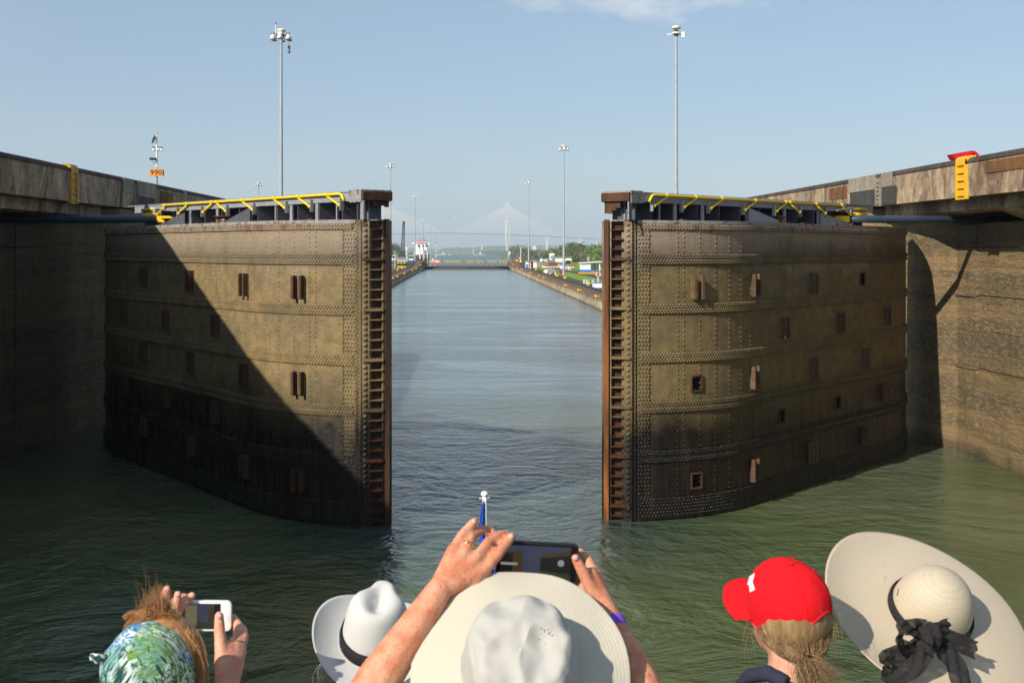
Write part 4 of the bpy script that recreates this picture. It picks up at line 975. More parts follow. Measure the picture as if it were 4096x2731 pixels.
for k, (x0, w) in enumerate([(2257, 'nearest the mast'), (2264, 'second from the mast'), (2271, 'third from the mast'), (2279, 'farthest from the mast')]):
    b = G(x0, 1079+k*.8); t = thing('trestle', 'white trestle on the lawn, '+w, 'trestle', tuple(b), 'white trestles')
    for dx in (-.35, .35): MB().beam((b.x+dx, b.y, 1.3), (b.x+dx*.3, b.y, 2.4), .1, .1).build('leg', M['white'], t); MB().beam((b.x+dx, b.y+1, 1.3), (b.x+dx*.3, b.y+1, 2.4), .1, .1).build('leg', M['white'], t)
    MB().beam((b.x, b.y-.2, 2.4), (b.x, b.y+1.2, 2.4), .16, .14).build('bar', M['white'], t)
# yellow and black boom
b = G(2350, 1100.5); s = F/b.y; bb = thing('barrier_boom', 'yellow and black striped floating boom lying on the lawn', 'boom', tuple(b))
for k, mt in enumerate(('black', 'ladder', 'black', 'yellow')): MB().beam(((2313+k*.5-VX)/s, b.y, 1.42+k*.17), ((2390-k*.3-VX)/s, b.y, 1.42+k*.17), .9, .16).build('plank', M[mt], bb)
# drums, tank, signs, stands
for x0, w in ((2353, 'left one of two beside the white tank'), (2374.5, 'right one, nearer to the white tank')):
    b = G(x0, 1143); t = thing('cable_drum', 'silver cable drum, '+w, 'drum', tuple(b), 'silver cable drums')
    MB().lathe([(0, 0), (.7, 0), (.7, .1), (0, .1)], b, 12).build('base', M['white'], t); MB().lathe([(0, .1), (.52, .1), (.52, 1.05), (.56, 1.07), (.56, 1.15), (0, 1.15)], b, 14).build('body', M['mast'], t, smooth=False)
b = G(2395, 1157.5); s = F/b.y; tk = thing('water_tank', 'white box tank with blue rim beside the right leaf', 'tank', tuple(b))
MB().box(((2376-VX)/s, b.y, 1.3), ((2425-VX)/s, b.y+2.5, 1.3+24/s)).build('body', M['white'], tk); MB().box(((2375.5-VX)/s, b.y-.03, 1.3), ((2425-VX)/s, b.y+2.53, 1.3+4/s)).build('blue_base', M['blue'], tk)
MB().box(((2375.5-VX)/s, b.y-.03, 1.3+24/s), ((2425-VX)/s, b.y+2.53, 1.3+26/s)).build('blue_rim', M['blue'], tk)
M['pink'] = paint('faded_pink_paint', (.72, .42, .50), .6, .1)
b = G(2392, 1131.5); s = F/b.y; ps = thing('round_sign', 'faded pink round sign on two cream posts', 'sign', tuple(b))
for x in (2390, 2395): MB().tube([((x-VX)/s, b.y, 1.3), ((x-VX)/s, b.y, HC+(VY-1100)/s)], .07, 6).build('post', M['offwhite'], ps)
for x in (2388.5, 2396.5): MB().lathe([(0, 0), (.37, 0), (.37, .05), (0, .05)], ((x-VX)/s, b.y-.12, HC+(VY-1097)/s), 16, Matrix.Rotation(R(90), 3, 'X')).build('disc', M['pink'], ps)
for (x, y0, y1), w in (((1760, 1035, 905), 'beside the silver drums'), ((1160, 855, 745), 'beside the white reel machine')):
    p = G(*W7(x, y0)); s = F/p.y; t = thing('stand_post', 'cream pointed stand with a thin pole '+w, 'stand', tuple(p), 'cream pointed stands')
    MB().lathe([(0, 0), (.8, 0), (.7, .15), (.2, .3), (.1, .9), (0, .9)], p, 8).build('base', M['offwhite'], t); MB().tube([p, p+Vector((0, 0, (y0-y1)/5.227/s))], .06, 6).build('pole', M['offwhite'], t)
p = G(*W7(1040, 825)); s = F/p.y; rm = thing('reel_machine', 'white reel machine with grey tubes and blue box on the track', 'machine', tuple(p))
MB().box((p.x-1.4, p.y, 1.3), (p.x-.6, p.y+1, 2.6)).build('box', M['white'], rm); MB().box((p.x-1.42, p.y-.02, 1.3), (p.x-.58, p.y+1.02, 1.5)).build('blue_base', M['blue'], rm); MB().box((p.x-.3, p.y, 1.35), (p.x+1.4, p.y+1.2, 1.7)).build('truck', M['black'], rm)
for k in range(4): MB().tube([(p.x-.4+k*.45, p.y+.1, 1.7), (p.x-.35+k*.45, p.y+.1, 3.2), (p.x+.0+k*.45, p.y+.3, 2.6), (p.x+.05+k*.45, p.y+.3, 1.7)], .1, 6).build('tube', M['mast'], rm)
for (x, y), w in (((1272, 885), 'at the foot of the nearest mast'), ((668, 712), 'in front of the nearer white hut')):
    p = G(*W7(x, y)); t = thing('fire_hose_horn', 'red hose box on a short post '+w, 'hose box', tuple(p), 'red hose boxes')
    MB().tube([p, p+Vector((0, 0, 1.)) ], .1, 6).build('post', M['red'], t); MB().hexa([p+Vector(v) for v in ((-.25, -.2, .9), (.3, -.2, .9), (.3, .3, .9), (-.25, .3, .9), (-.45, -.3, 1.6), (.35, -.3, 1.7), (.35, .4, 1.7), (-.45, .4, 1.6))]).build('box', M['red'], t)
p = G(*W7(840, 775)); t = thing('valve_box', 'small cream valve box on the paving before the lawn', 'box', tuple(p)); MB().box((p.x-.4, p.y, 1.3), (p.x+.4, p.y+.6, 1.55)).build('lid', M['offwhite'], t)
# post mast and boxes at the far end of the right wall
p = P(2083, 1049, 440); s = F/440; t = thing('signal_mast', 'thin white mast with yellow foot at the far right wall end', 'mast', tuple(p))
MB().tube([p, P(2083, 989, 440)], .13, 6).build('pole', M['white'], t); MB().lathe([(0, 0), (.6, 0), (.15, .9), (0, .9)], p, 8).build('foot', M['yellow'], t); MB().obox(P(2085, 1004, 440), (.25, 0, 0), (0, .2, 0), (0, 0, .4)).build('lamp', M['grey'], t)
p = P(2069, 1046, 445); t = thing('hose_stand', 'red and orange stand left of the thin white mast', 'stand', tuple(p)); MB().box((p.x-.5, p.y, p.z), (p.x+.5, p.y+.6, p.z+.9)).build('base', M['ladder'], t); MB().lathe([(0, 0), (.3, 0), (.45, .8), (0, 1)], p+Vector((0, 0, .9)), 8).build('head', M['red'], t)
p = P(2077, 1046, 446); t = thing('white_cone', 'white rounded marker between the red stand and the mast', 'marker', tuple(p)); MB().lathe([(0, 0), (.5, 0), (.4, 1.2), (.2, 1.5), (0, 1.6)], p, 10).build('body', M['white'], t)
MB().box((24, 440, 1.3), (36, 446, 3.0)).build('pavement', M['farwall'], kind='structure')
tr = thing('small_shed', 'plain concrete shed behind the far right wall end', 'building', (30, 446, 3)); MB().box((26, 430, 1.3), (31.5, 436, 3.1)).build('wall', M['patch'], tr)
# green lights at the far end of the right wall (seen over the water)
t = thing('approach_light', 'green painted approach light frame above the far gate, right end', 'light', tuple(P(2005, 1052, 470)))
for x, y in ((2003, 1040), (2009, 1032), (2014, 1028), (2008, 1038)): MB().beam(P(2006, 1050, 470), P(x, y, 470), .08, .08).build('rod', M['leafc'], t); MB().ball(P(x, y, 470), .28, 6, 4).build('lamp', M['leafc'], t)
# ---------------------------------------------------------------- open water, shores, woods, bridge
def shore_x(Y): # left edge of the right-hand land
    px = interp([(600, 2130), (900, 2100), (1400, 2085), (2200, 2062), (3200, 2045), (4200, 1975), (5200, 1900), (6500, 1760)], Y)
    return (px-VX)*Y/F
def land_z(x, Y):
    e = max(0, min(1, (x-shore_x(Y))/(20+Y*.02))); base = interp([(500, 1.2), (700, .5), (1000, -6), (1600, -12), (2600, -15), (6500, -14)], Y)
    return -17.5+(base+17.5)*e+mnoise.noise(Vector((x*.01, Y*.01, 0)))*1.2*e
b = MB(); ys = [i for i in (600, 640, 700, 780, 900, 1100, 1400, 1800, 2300, 3000, 3800, 4600, 5300, 6000, 6800)]; nx = 26
for Y in ys:
    x0 = shore_x(Y)-5
    for i in range(nx+1): x = x0+(i/nx)**1.6*(Y*.9+200); b.v.append((x, Y, land_z(x, Y)))
for j in range(len(ys)-1):
    for i in range(nx): a = j*(nx+1)+i; b.f.append((a, a+1, a+nx+2, a+nx+1)); b.mi.append(0)
b.build('terrain', M['scrub'], smooth=True, kind='structure')
b = MB()   # left shore behind the crane
for j, Y in enumerate((560, 800, 1500, 3000, 5200)):
    for x in (-2500, -300-Y*.1, -Y*.0655-14 if Y < 900 else -Y*.062-20): b.v.append((x, Y, interp([(560, 1.2), (800, 0), (1500, -15), (5200, -16)], Y)))
for j in range(4):
    for i in range(2): a = j*3+i; b.f.append((a, a+1, a+4, a+3)); b.mi.append(0)
b.build('terrain', M['scrub'], kind='structure')
def crown_mesh(mb, c, rx, rz, n, leaf, rnd, clumps=9):
    cs = []
    for i in range(clumps):
        a = rnd.uniform(0, 6.28); r = rnd.uniform(.2, .8); cs.append((Vector((rx*r*math.cos(a), rx*r*math.sin(a), rz*rnd.uniform(-.45, .75))), rnd.uniform(.32, .55)))
    for i in range(n):
        cc, cr_ = rnd.choice(cs); d = Vector((rnd.gauss(0, 1), rnd.gauss(0, 1), rnd.gauss(0, 1))).normalized()*rnd.uniform(.55, 1.05)*cr_
        p = Vector(c)+cc+Vector((d.x*rx, d.y*rx, d.z*rz)); N_ = (d+Vector((rnd.gauss(0, .4), rnd.gauss(0, .4), rnd.gauss(.3, .4)))).normalized()
        u = N_.orthogonal().normalized(); w = N_.cross(u); a = rnd.uniform(0, 6.28); u2 = u*math.cos(a)+w*math.sin(a); w2 = N_.cross(u2); s_ = leaf*rnd.uniform(.6, 1.3)
        mb.add([p-u2*s_, p+w2*s_*.6, p+u2*s_, p-w2*s_*.6], [(0, 1, 2, 3)])
def tree_proto(name, mt, h, rx, rz, n, leaf, seed, trunk=.25):
    rnd = random.Random(seed); t = thing(name, name, 'tree', (0, 0, 0))
    tk_ = MB(); tk_.tube([(0, 0, -1.5), (.1*h*.1, 0, h*.4), (.2, .1, h*.75)], [trunk, trunk*.7, trunk*.3], 6)
    for k in range(4):
        a = k*1.6+seed; tk_.tube([(0, 0, h*.4), (rx*.5*math.cos(a), rx*.5*math.sin(a), h*.62)], [trunk*.5, trunk*.2], 5)
    tk_.build('trunk', M['bark'], t, local=True)
    m_ = MB(); crown_mesh(m_, (0, 0, h-rz*.85), rx, rz, n, leaf, rnd); m_.build('crown', M[mt], t, local=True); return t
def palm_proto(h, seed):
    rnd = random.Random(seed); t = thing('palm_tree', 'palm', 'palm', (0, 0, 0)); MB().tube([(0, 0, -1), (.2, 0, h*.5), (.1, .1, h)], [.22, .17, .14], 6).build('trunk', M['bark'], t, local=True)
    for k in range(11):
        a = k*.571+rnd.uniform(-.2, .2); el = rnd.uniform(.0, .9); L = 2.6; f = MB(); pts = []
        for i in range(5): r = L*i/4; pts.append(Vector((r*math.cos(a)*math.cos(el*.6), r*math.sin(a)*math.cos(el*.6), h+r*math.sin(el)-.28*r*r*(.35))))
        w = Vector((-math.sin(a), math.cos(a), 0))*.32
        vs = []
        for i, p in enumerate(pts): k_ = math.sin(math.pi*(.12+.8*i/4)); vs += [p-w*k_-Vector((0, 0, .18)), p, p+w*k_-Vector((0, 0, .18))]
        f.add(vs, [q_ for i in range(4) for q_ in ((i*3, i*3+1, i*3+4, i*3+3), (i*3+1, i*3+2, i*3+5, i*3+4))]); f.build('frond', M['leafa'], t, local=True)
    return t
protos = [tree_proto('broadleaf_tree', 'leafa', 11, 5, 4.2, 420, .42, 1), tree_proto('broadleaf_tree', 'leafb', 12, 4.5, 5, 360, .38, 2), tree_proto('broadleaf_tree', 'leafc', 8, 4.2, 3.6, 420, .4, 3), tree_proto('broadleaf_tree', 'leafa', 14, 5.5, 5.5, 480, .45, 4), tree_proto('bare_tree', 'leafb', 12, 4.6, 4., 120, .25, 5, .3)]
palm = palm_proto(10, 3)
adj = ['dark green rounded tree', 'dry olive-brown tree', 'bright green low tree', 'tall spreading dark tree', 'sparse almost leafless tree']
rnd = random.Random(21); used = set(); cnt = 0
# (px, py of crown top, distance, kind)
TR = [(2283, 976, 700, 3), (2262, 985, 720, 0), (2243, 990, 740, 1), (2230, 993, 760, 0), (2300, 977, 680, 0), (2322, 975, 690, 1), (2340, 978, 670, 3), (2360, 980, 650, 0), (2378, 985, 640, 1), (2398, 978, 660, 3), (2415, 975, 640, 1), (2386, 1019, 470, 2), (2400, 1010, 520, 0), (2352, 997, 560, 0), (2375, 992, 560, 2), (2330, 1000, 560, 1), (2310, 1002, 580, 0), (2295, 1006, 580, 3), (2365, 1010, 500, 1), (2345, 1015, 510, 0),
      (2405, 966, 800, 4), (2272, 1002, 600, 1), (2255, 1008, 620, 0), (2235, 1004, 700, 0), (2215, 1002, 760, 1), (2200, 1003, 800, 0), (2183, 1002, 850, 3), (2168, 1001, 900, 1), (2150, 1003, 950, 0), (2135, 1002, 1000, 0), (2160, 1010, 800, 1), (2180, 1013, 760, 0), (2200, 1016, 720, 2), (2078, 984, 1500, 3), (2068, 988, 1560, 0), (2090, 990, 1450, 0), (2103, 994, 1300, 1), (2118, 998, 1200, 0), (2052, 998, 1700, 1), (2225, 1016, 640, 1), (2420, 995, 560, 0), (2435, 985, 560, 1), (2390, 1030, 440, 0),
      (1566, 982, 900, 3), (1578, 976, 880, 0), (1588, 980, 860, 3), (1596, 990, 840, 1), (1572, 998, 760, 1), (1606, 1003, 820, 0), (1560, 975, 900, 0), (1622, 1007, 900, 1), (1640, 1010, 950, 0)]
PM = [(2316, 973, 640), (2336, 981, 640), (2212, 997, 760), (2095, 996, 1100), (2282, 975, 640), (2218, 1000, 720), (2100, 1000, 1080)]
for i, (px, py, Y, k) in enumerate(TR):
    x = (px-VX)*Y/F; top = HC+(VY-py)*Y/F; z0 = land_z(x, Y) if px > VX else interp([(560, 1.2), (800, 0), (1500, -15)], Y)
    H = [11, 12, 8, 14, 12][k]; sc = max(.5, (top-z0)/H)
    side = 'behind the right bank' if px > VX else 'behind the left bank'
    near_ = min([(abs(px-a), n_) for a, n_ in ((2209, 'near the billboard'), (2255, 'by the tall lawn mast'), (2365, 'behind the open-porch shed'), (2310, 'between the flat-roofed hut and the porch shed'), (2033, 'near the bridge tower foot'), (2115, 'by the mast beside the nearer hut'), (2410, 'at the right gate leaf edge'), (1565, 'at the left gate leaf edge'), (1600, 'behind the crane boom'), (1640, 'left of the white ship'))])[1]
    dn = 'farther' if Y > 720 else 'nearer'
    lab = '%s %s, %s row' % (adj[k], near_, dn)
    n_ = 2
    while lab in used: lab = '%s %s, %s row, %s one' % (adj[k].replace(' tree', ''), near_, dn, ['', '', 'second', 'third', 'fourth', 'fifth', 'sixth'][n_]); n_ += 1
    used.add(lab); o = dup_at(protos[k], (x, Y, z0), lab, 'trees along the banks', rnd.uniform(0, 6), (sc*rnd.uniform(.9, 1.15),)*2+(sc,))
for i, (px, py, Y) in enumerate(PM):
    x = (px-VX)*Y/F; top = HC+(VY-py)*Y/F; z0 = land_z(x, Y); o = dup_at(palm, (x, Y, z0), 'palm rising above the trees, %s' % ['highest, right of the flat-roofed hut', 'right of the highest palm', 'beside the billboard', 'near the thin white mast', 'just right of the tall lawn mast', 'lower one by the billboard', 'lower one near the thin white mast'][i], 'palms above the wood', rnd.uniform(0, 6), max(.6, (top-z0)/10.5))
for p_ in protos+[palm]:
    for ch in list(p_.children): bpy.data.objects.remove(ch)
    bpy.data.objects.remove(p_)
# far woods and undergrowth that read as one mass
fw = MB(); r2 = random.Random(5)
for i in range(2600):
    Y = 760+r2.random()**1.3*4600; x = shore_x(Y)+8+r2.random()**1.5*(Y*.16+20); z = land_z(x, Y); hh = r2.uniform(3, 8)*(1+Y/4500)
    for k in range(6):
        s_ = (1.2+Y/1500)*r2.uniform(.7, 1.5); p = Vector((x+r2.gauss(0, 3), Y+r2.gauss(0, 5), z+hh*r2.random())); a = r2.uniform(0, 3.14); u = Vector((math.cos(a), math.sin(a)*.5, r2.uniform(-.3, .3)))*s_; w = Vector((r2.uniform(-.3, .3), -.3, 1)).normalized()*s_*.8
        fw.add([p-u-w*.5, p+u*.9-w*.4, p+u*.6+w*.7, p-u*.7+w*.6], [(0, 1, 2, 3)])
fw.build('far_woods', M['leafa'], kind='stuff')
bs = MB()
for i in range(1500):
    Y = r2.uniform(600, 900); x = shore_x(Y)+r2.random()*(Y*.11); z = land_z(x, Y)
    for k in range(4):
        s_ = r2.uniform(.5, 1.1); p = Vector((x+r2.gauss(0, 1), Y+r2.gauss(0, 1), z+r2.uniform(0, 1.8))); a = r2.uniform(0, 3.14); u = Vector((math.cos(a), math.sin(a), 0))*s_; w = Vector((0, -.4, .8))*s_
        bs.add([p-u, p+w*-.5, p+u, p+w], [(0, 1, 2, 3)])
bs.build('undergrowth', M['scrub'], kind='stuff')
def ridge(px0, px1, Y, tops, name='hills'):
    b = MB(); n = 60; vs = []
    for i in range(n+1):
        px = lerp(px0, px1, i/n); x = (px-VX)*Y/F; h = HC+(VY-interp(tops, px))*Y/F+18+mnoise.noise(Vector((i*.7, Y, 0)))*5+mnoise.noise(Vector((i*2.3, Y, 3)))*3
        for k, f in enumerate((0, .6, 1, .9, .4)): vs.append((x, Y+k*Y*.02, -18+h*f+(mnoise.noise(Vector((i*1.7, k*3., 9)))*4 if k in (1, 2) else 0)))
    b.add(vs, [(i*5+k, (i+1)*5+k, (i+1)*5+k+1, i*5+k+1) for i in range(n) for k in range(4)]); return b.build(name, M['leafa'], smooth=False, kind='structure')
ridge(1740, 2110, 5600, [(1740, 1003), (1752, 997), (1780, 991), (1820, 989), (1850, 991), (1880, 989), (1940, 986), (1960, 984), (1990, 984), (2110, 986)])
ridge(1000, 1760, 6600, [(1000, 990), (1600, 992), (1735, 996), (1760, 1000)])
ridge(1940, 2500, 7200, [(1940, 986), (2100, 980), (2300, 982), (2500, 980)])
# port sheds and white tanks far off
ids = 0
for px, w, h, lab in ((2065, 12, 3, 'long white port shed far off, left of the lawn mast row'), (2138, 14, 5, 'domed white storage shed on the far skyline'), (1893, 2, 6, 'white harbour gantry on the left of the far skyline'), (1927, 4, 5, 'white harbour gantry on the right of the far skyline')):
    t = thing('port_building', lab, 'building', (0, 0, 0)); t.location = ((px-VX)*5500/F, 5500, -10); ORG[t.name] = Matrix.Translation(t.location); s = F/5500.
    x = t.location.x; MB().box((x-w/s/2, 5500, -16), (x+w/s/2, 5540, HC+(VY-986+h)/s)).build('wall', M['white'], t); MB().box((x-w/s/2-2, 5498, HC+(VY-986+h)/s), (x+w/s/2+2, 5542, HC+(VY-986+h)/s+2)).build('roof', M['patch'], t)
lh = thing('lighthouse', 'small white conical marker on the right shore', 'lighthouse', tuple(P(2040, 1026, 1900))); p = lh.location
MB().lathe([(0, 0), (3.2, 0), (2.6, 5.5), (1.1, 8), (.6, 8.6), (0, 8.6)], p, 10).build('tower', M['offwhite'], lh)
bh = thing('boat_club', 'low white boathouses along the far right shore', 'building', tuple(P(2110, 1028, 1500))); s = F/1500.
for x0, x1, y0, y1 in ((2072, 2090, 1022, 1028), (2092, 2118, 1020, 1027), (2120, 2138, 1022, 1029), (2084, 2096, 1024, 1030)): 
    w_ = MB().box(((x0-VX)/s, 1500, HC+(VY-y1)/s), ((x1-VX)/s, 1506, HC+(VY-y0)/s)).build('shed', M['white'], bh); MB().box(((x0-1-VX)/s, 1498, HC+(VY-y0)/s), ((x1+1-VX)/s, 1508, HC+(VY-y0)/s+.6)).build('roof', M['patch'], w_)
# utility poles among the trees
for i, (px, y0, y1, Y) in enumerate([(2326, 1013, 1041, 560), (2156, 1006, 1024, 900), (2175, 1008, 1026, 880), (2356, 1027, 1045, 450), (2350, 1029, 1044, 450)]):
    t = thing('utility_pole', 'thin pole among the right bank trees, %s' % ['tall, left of the porch shed', 'left of the billboard', 'next to the billboard, left side', 'cream, behind the porch shed roof', 'short, behind the porch shed roof'][i], 'pole', tuple(P(px, y1, Y)), 'thin poles by the trees'); MB().tube([P(px, y1, Y), P(px, y0, Y)], .14, 5).build('pole', M['offwhite'], t)

# ---------------------------------------------------------------- cable-stayed bridge
YB = 5300.; sb = F/YB; bz = lambda py: HC+(VY-py)/sb; bx = lambda px: (px-VX)/sb
br = thing('suspension_bridge', 'hazy cable-stayed bridge with tall pale towers across the horizon', 'bridge', (bx(2029), YB, -17))
deckp = [(1300, 948), (1450, 941), (1563, 936.5), (1762, 932.5), (1860, 933.8), (1998, 938), (2187, 945), (2318, 953), (2412, 958), (2560, 967), (2700, 975)]
M['bridge'] = paint('bridge_concrete', (.62, .60, .55), .8, .05, .01)
M['bridged'] = paint('bridge_deck', (.13, .13, .14), .8, .05, .01)
b = MB()
for (x0, y0), (x1, y1) in zip(deckp, deckp[1:]):
    a, c = Vector((bx(x0), YB, bz(y0))), Vector((bx(x1), YB, bz(y1))); b.beam(a, c, 20, 3.2)
b.build('deck', M['bridged'], br)
for tx in (2029, 1545):
    x = bx(tx); dz = bz(938)
    for sg in (-1, 1):
        MB().hexa([(x+sg*3-3, YB-12, -20), (x+sg*3+3, YB-12, -20), (x+sg*3+3, YB-6, -20), (x+sg*3-3, YB-6, -20), (x+sg*7-4, YB-14, dz), (x+sg*7+4, YB-14, dz), (x+sg*7+4, YB-8, dz), (x+sg*7-4, YB-8, dz)]).build('tower_leg', M['bridge'], br)
        MB().hexa([(x+sg*7-4, YB-14, dz), (x+sg*7+4, YB-14, dz), (x+sg*7+4, YB-8, dz), (x+sg*7-4, YB-8, dz), (x+sg*3.0-3, YB-5, bz(850)), (x+sg*3.0+3, YB-5, bz(850)), (x+sg*3.0+3, YB+2, bz(850)), (x+sg*3.0-3, YB+2, bz(850))]).build('tower_leg', M['bridge'], br)
    MB().box((x-7, YB-5, bz(852)), (x+7, YB+5, bz(813))).build('tower_head', M['bridge'], br)
for px in (2187, 2256, 2318, 2387, 2460, 1400, 1460):
    x = bx(px); zt = interp(deckp, px); zt = bz(zt)-3; MB().hexa([(x-5, YB-5, -20), (x+5, YB-5, -20), (x+5, YB+5, -20), (x-5, YB+5, -20), (x-5, YB-5, zt-18), (x+5, YB-5, zt-18), (x+5, YB+5, zt-18), (x-5, YB+5, zt-18)]).build('pier', M['bridge'], br)
    MB().hexa([(x-5, YB-5, zt-18), (x+5, YB-5, zt-18), (x+5, YB+5, zt-18), (x-5, YB+5, zt-18), (x-13, YB-9, zt), (x+13, YB-9, zt), (x+13, YB+9, zt), (x-13, YB+9, zt)]).build('pier_head', M['bridge'], br)
cb = MB()
for tx in (2029, 1545):
    for sg in (-1, 1):
        for k in range(28):
            px = tx+sg*(16+k*8.0); zt = bz(interp(deckp, px)); top = bz(852-(k/27)*30)
            cb.beam((bx(tx), YB-8, top), (bx(px), YB-9, zt), .8, .8)
cb.build('stay_cables', M['bridge'], br, kind='stuff')

# ---------------------------------------------------------------- ship, tugs
YS = 1340.; ss = F/YS; sx = lambda px: (px-VX)/ss; sz = lambda py: HC+(VY-py)/ss
sh = thing('cargo_ship', 'white ship superstructure with red bridge roof behind the left bank', 'ship', (sx(1683), YS, -17))
M['red2'] = paint('ship_red', (.75, .08, .06), .5, .1, .5)
def bx_(x0, x1, y0, y1, d0, d1, nm, mt, par=None): return MB().box((sx(x0), YS+d0, sz(y1)), (sx(x1), YS+d1, sz(y0))).build(nm, M[mt], par or sh)
bx_(1664, 1709, 1019, 1062, 4, 90, 'hull', 'black'); bx_(1662, 1706, 972, 1020, 0, 14, 'superstructure', 'white'); bx_(1664, 1708, 967, 972.5, -1, 10, 'bridge_deck', 'white')
bx_(1664.5, 1707.5, 962, 967.5, -.8, 9, 'bridge_roof', 'red2'); bx_(1647, 1664, 971, 976.5, 0, 4, 'bridge_wing', 'white'); bx_(1707, 1719, 970, 977, 0, 4, 'bridge_wing', 'white')
for k in range(8): bx_(1666+k*5.3, 1669+k*5.3, 969.3, 972, -1.2, -1, 'window', 'blackhole')
bx_(1668, 1706, 1018, 1030, -1, 8, 'accommodation', 'rust_patch'); bx_(1650, 1664, 1010, 1020, 2, 20, 'deck_house', 'offwhite')
for x, w in ((1681, 5), (1697, 4.4), (1711, 3.4)):
    c = MB().tube([(sx(x), YS-6, sz(1036)), (sx(x-1), YS-6, sz(1004)), (sx(x-3), YS-6, sz(1000)), (sx(x-3.5), YS-6, sz(984))], [w/2/ss, w/2/ss, w/2/ss*1.5, w/2/ss*1.6], 10).build('crane_pedestal', M['white'], sh)
    MB().ball((sx(x-4), YS-8, sz(983)), 1.5, 8, 5).build('crane_head', M['lampdark'], c)
for x, y0, y1 in ((1677, 952, 962), (1685, 944, 962), (1694, 950, 962), (1698, 954, 962)): MB().tube([(sx(x), YS+3, sz(y1)), (sx(x), YS+3, sz(y0))], .3, 6).build('mast', M['grey'], sh)
MB().beam((sx(1682), YS+3, sz(946)), (sx(1688), YS+3, sz(945)), .4, .4).build('radar', M['offwhite'], sh)
tg = thing('red_white_tower', 'red and white lattice tower right of the ship', 'tower', tuple(P(1743, 1050, 1100))); s = F/1100.
for k in range(8):
    y1 = 1050-k*10.5; MB().beam(P(1741, y1, 1100), P(1743+.5, y1-10, 1100), .25, .25).build('leg', M['red2' if k % 2 else 'white'], tg); MB().beam(P(1746, y1, 1100), P(1745, y1-10, 1100), .25, .25).build('leg', M['red2' if k % 2 else 'white'], tg); MB().beam(P(1741, y1, 1100), P(1745.5, y1-8, 1100), .2, .2).build('brace', M['red2' if k % 2 else 'white'], tg)
dz_ = thing('dredger', 'low red and white work boat under the far masts', 'boat', tuple(P(1745, 1056, 900)))
for x0, x1, y0, y1, mt in ((1722, 1765, 1048, 1056, 'red2'), (1725, 1738, 1040, 1048, 'pink'), (1740, 1756, 1042, 1048, 'white'), (1756, 1765, 1039, 1048, 'grey'), (1728, 1733, 1034, 1040, 'white')):
    MB().box(((x0-VX)*900/F, 900, HC+(VY-y1)*900/F), ((x1-VX)*900/F, 906, HC+(VY-y0)*900/F)).build('deckhouse' if y1 < 1050 else 'hull', M[mt], dz_)
tgp = thing('tugboat', 'tug', 'tugboat', (0, 0, 0)); vs = []
hull = [(-11, 0), (-9.5, -4), (0, -5), (8, -4), (12, 0), (8, 4), (0, 5), (-9.5, 4)]
MB().prism(hull, -.5, 2.4).build('hull', M['black'], tgp, local=True, recalc=True)
d_ = MB().box((-5, -3, 2.4), (5, 3, 5.2)).build('deckhouse', M['white'], tgp, local=True); MB().box((-1, -2.2, 5.2), (4, 2.2, 8)).build('wheelhouse', M['white'], tgp, local=True)
MB().box((-1.1, -2.3, 6.3), (4.1, 2.3, 7.2)).build('window', M['blackhole'], tgp, local=True); MB().tube([(1, 0, 8), (1, 0, 14)], .35, 6).build('mast', M['offwhite'], tgp, local=True); MB().tube([(-3, 0, 5), (-3, 0, 9)], .8, 8).build('funnel', M['ladder'], tgp, local=True)
foam = paint('foam', (.85, .87, .88), .9, .1, .3)
for k, (px, lab) in enumerate(((1774, 'tugboat with white wake right of the ship'), (1923, 'tugboat with white wake near the centre of the far water'))):
    Yt = F*(HC+17)/(1019.-VY); loc = ((px-VX)*Yt/F, Yt, -17); o = tgp if k == 0 else dup(tgp); o.location = loc; o['label'] = lab; o['group'] = 'tugboats on the far water'; o.rotation_euler[2] = R(200+k*40); o.scale = (1.35,)*3
    w = MB(); rr = random.Random(k)
    for i in range(26): a = rr.uniform(-28, 30); w.box((loc[0]+a, Yt-14+rr.uniform(-6, 6), -17), (loc[0]+a+rr.uniform(3, 9), Yt-8+rr.uniform(-6, 8), -16.2+rr.uniform(0, 1.2)))
    tag(w.build('wake', foam), kind='stuff')
# haze
q = bpy.data.materials.new('air'); q.use_nodes = True; t = q.node_tree; t.nodes.remove(t.nodes['Principled BSDF'])
pv = t.nodes.new('ShaderNodeVolumePrincipled'); pv.inputs['Color'].default_value = (.74, .87, 1.0, 1); pv.inputs['Density'].default_value = .00013; pv.inputs['Anisotropy'].default_value = .0
t.links.new(pv.outputs[0], t.nodes['Material Output'].inputs['Volume'])
MB().box((-12200, -3200, -18.5), (12200, 12000, 240)).build('haze', q, kind='stuff')
# ---------------------------------------------------------------- ship stern we stand on
DZ = 5.7
M['hullw'] = paint('ship_white_steel', (.72, .72, .70), .4, .15, 1)
M['deckblue'] = paint('deck_coating', (.16, .22, .20), .7, .2, 2)
MB().prism([(-9, -30), (9, -30), (9, -2), (6, 2.0), (3, 3.6), (-3, 3.6), (-6, 2.0), (-9, -2)], .3, DZ).build('ship_deck', [M['deckblue']], kind='structure', recalc=True)
MB().prism([(-8.5, -2), (8.5, -2), (6.5, 4), (3, 6.2), (-3, 6.2), (-6.5, 4)], -.5, 3.2).build('stern_deck', [M['hullw']], kind='structure', recalc=True)
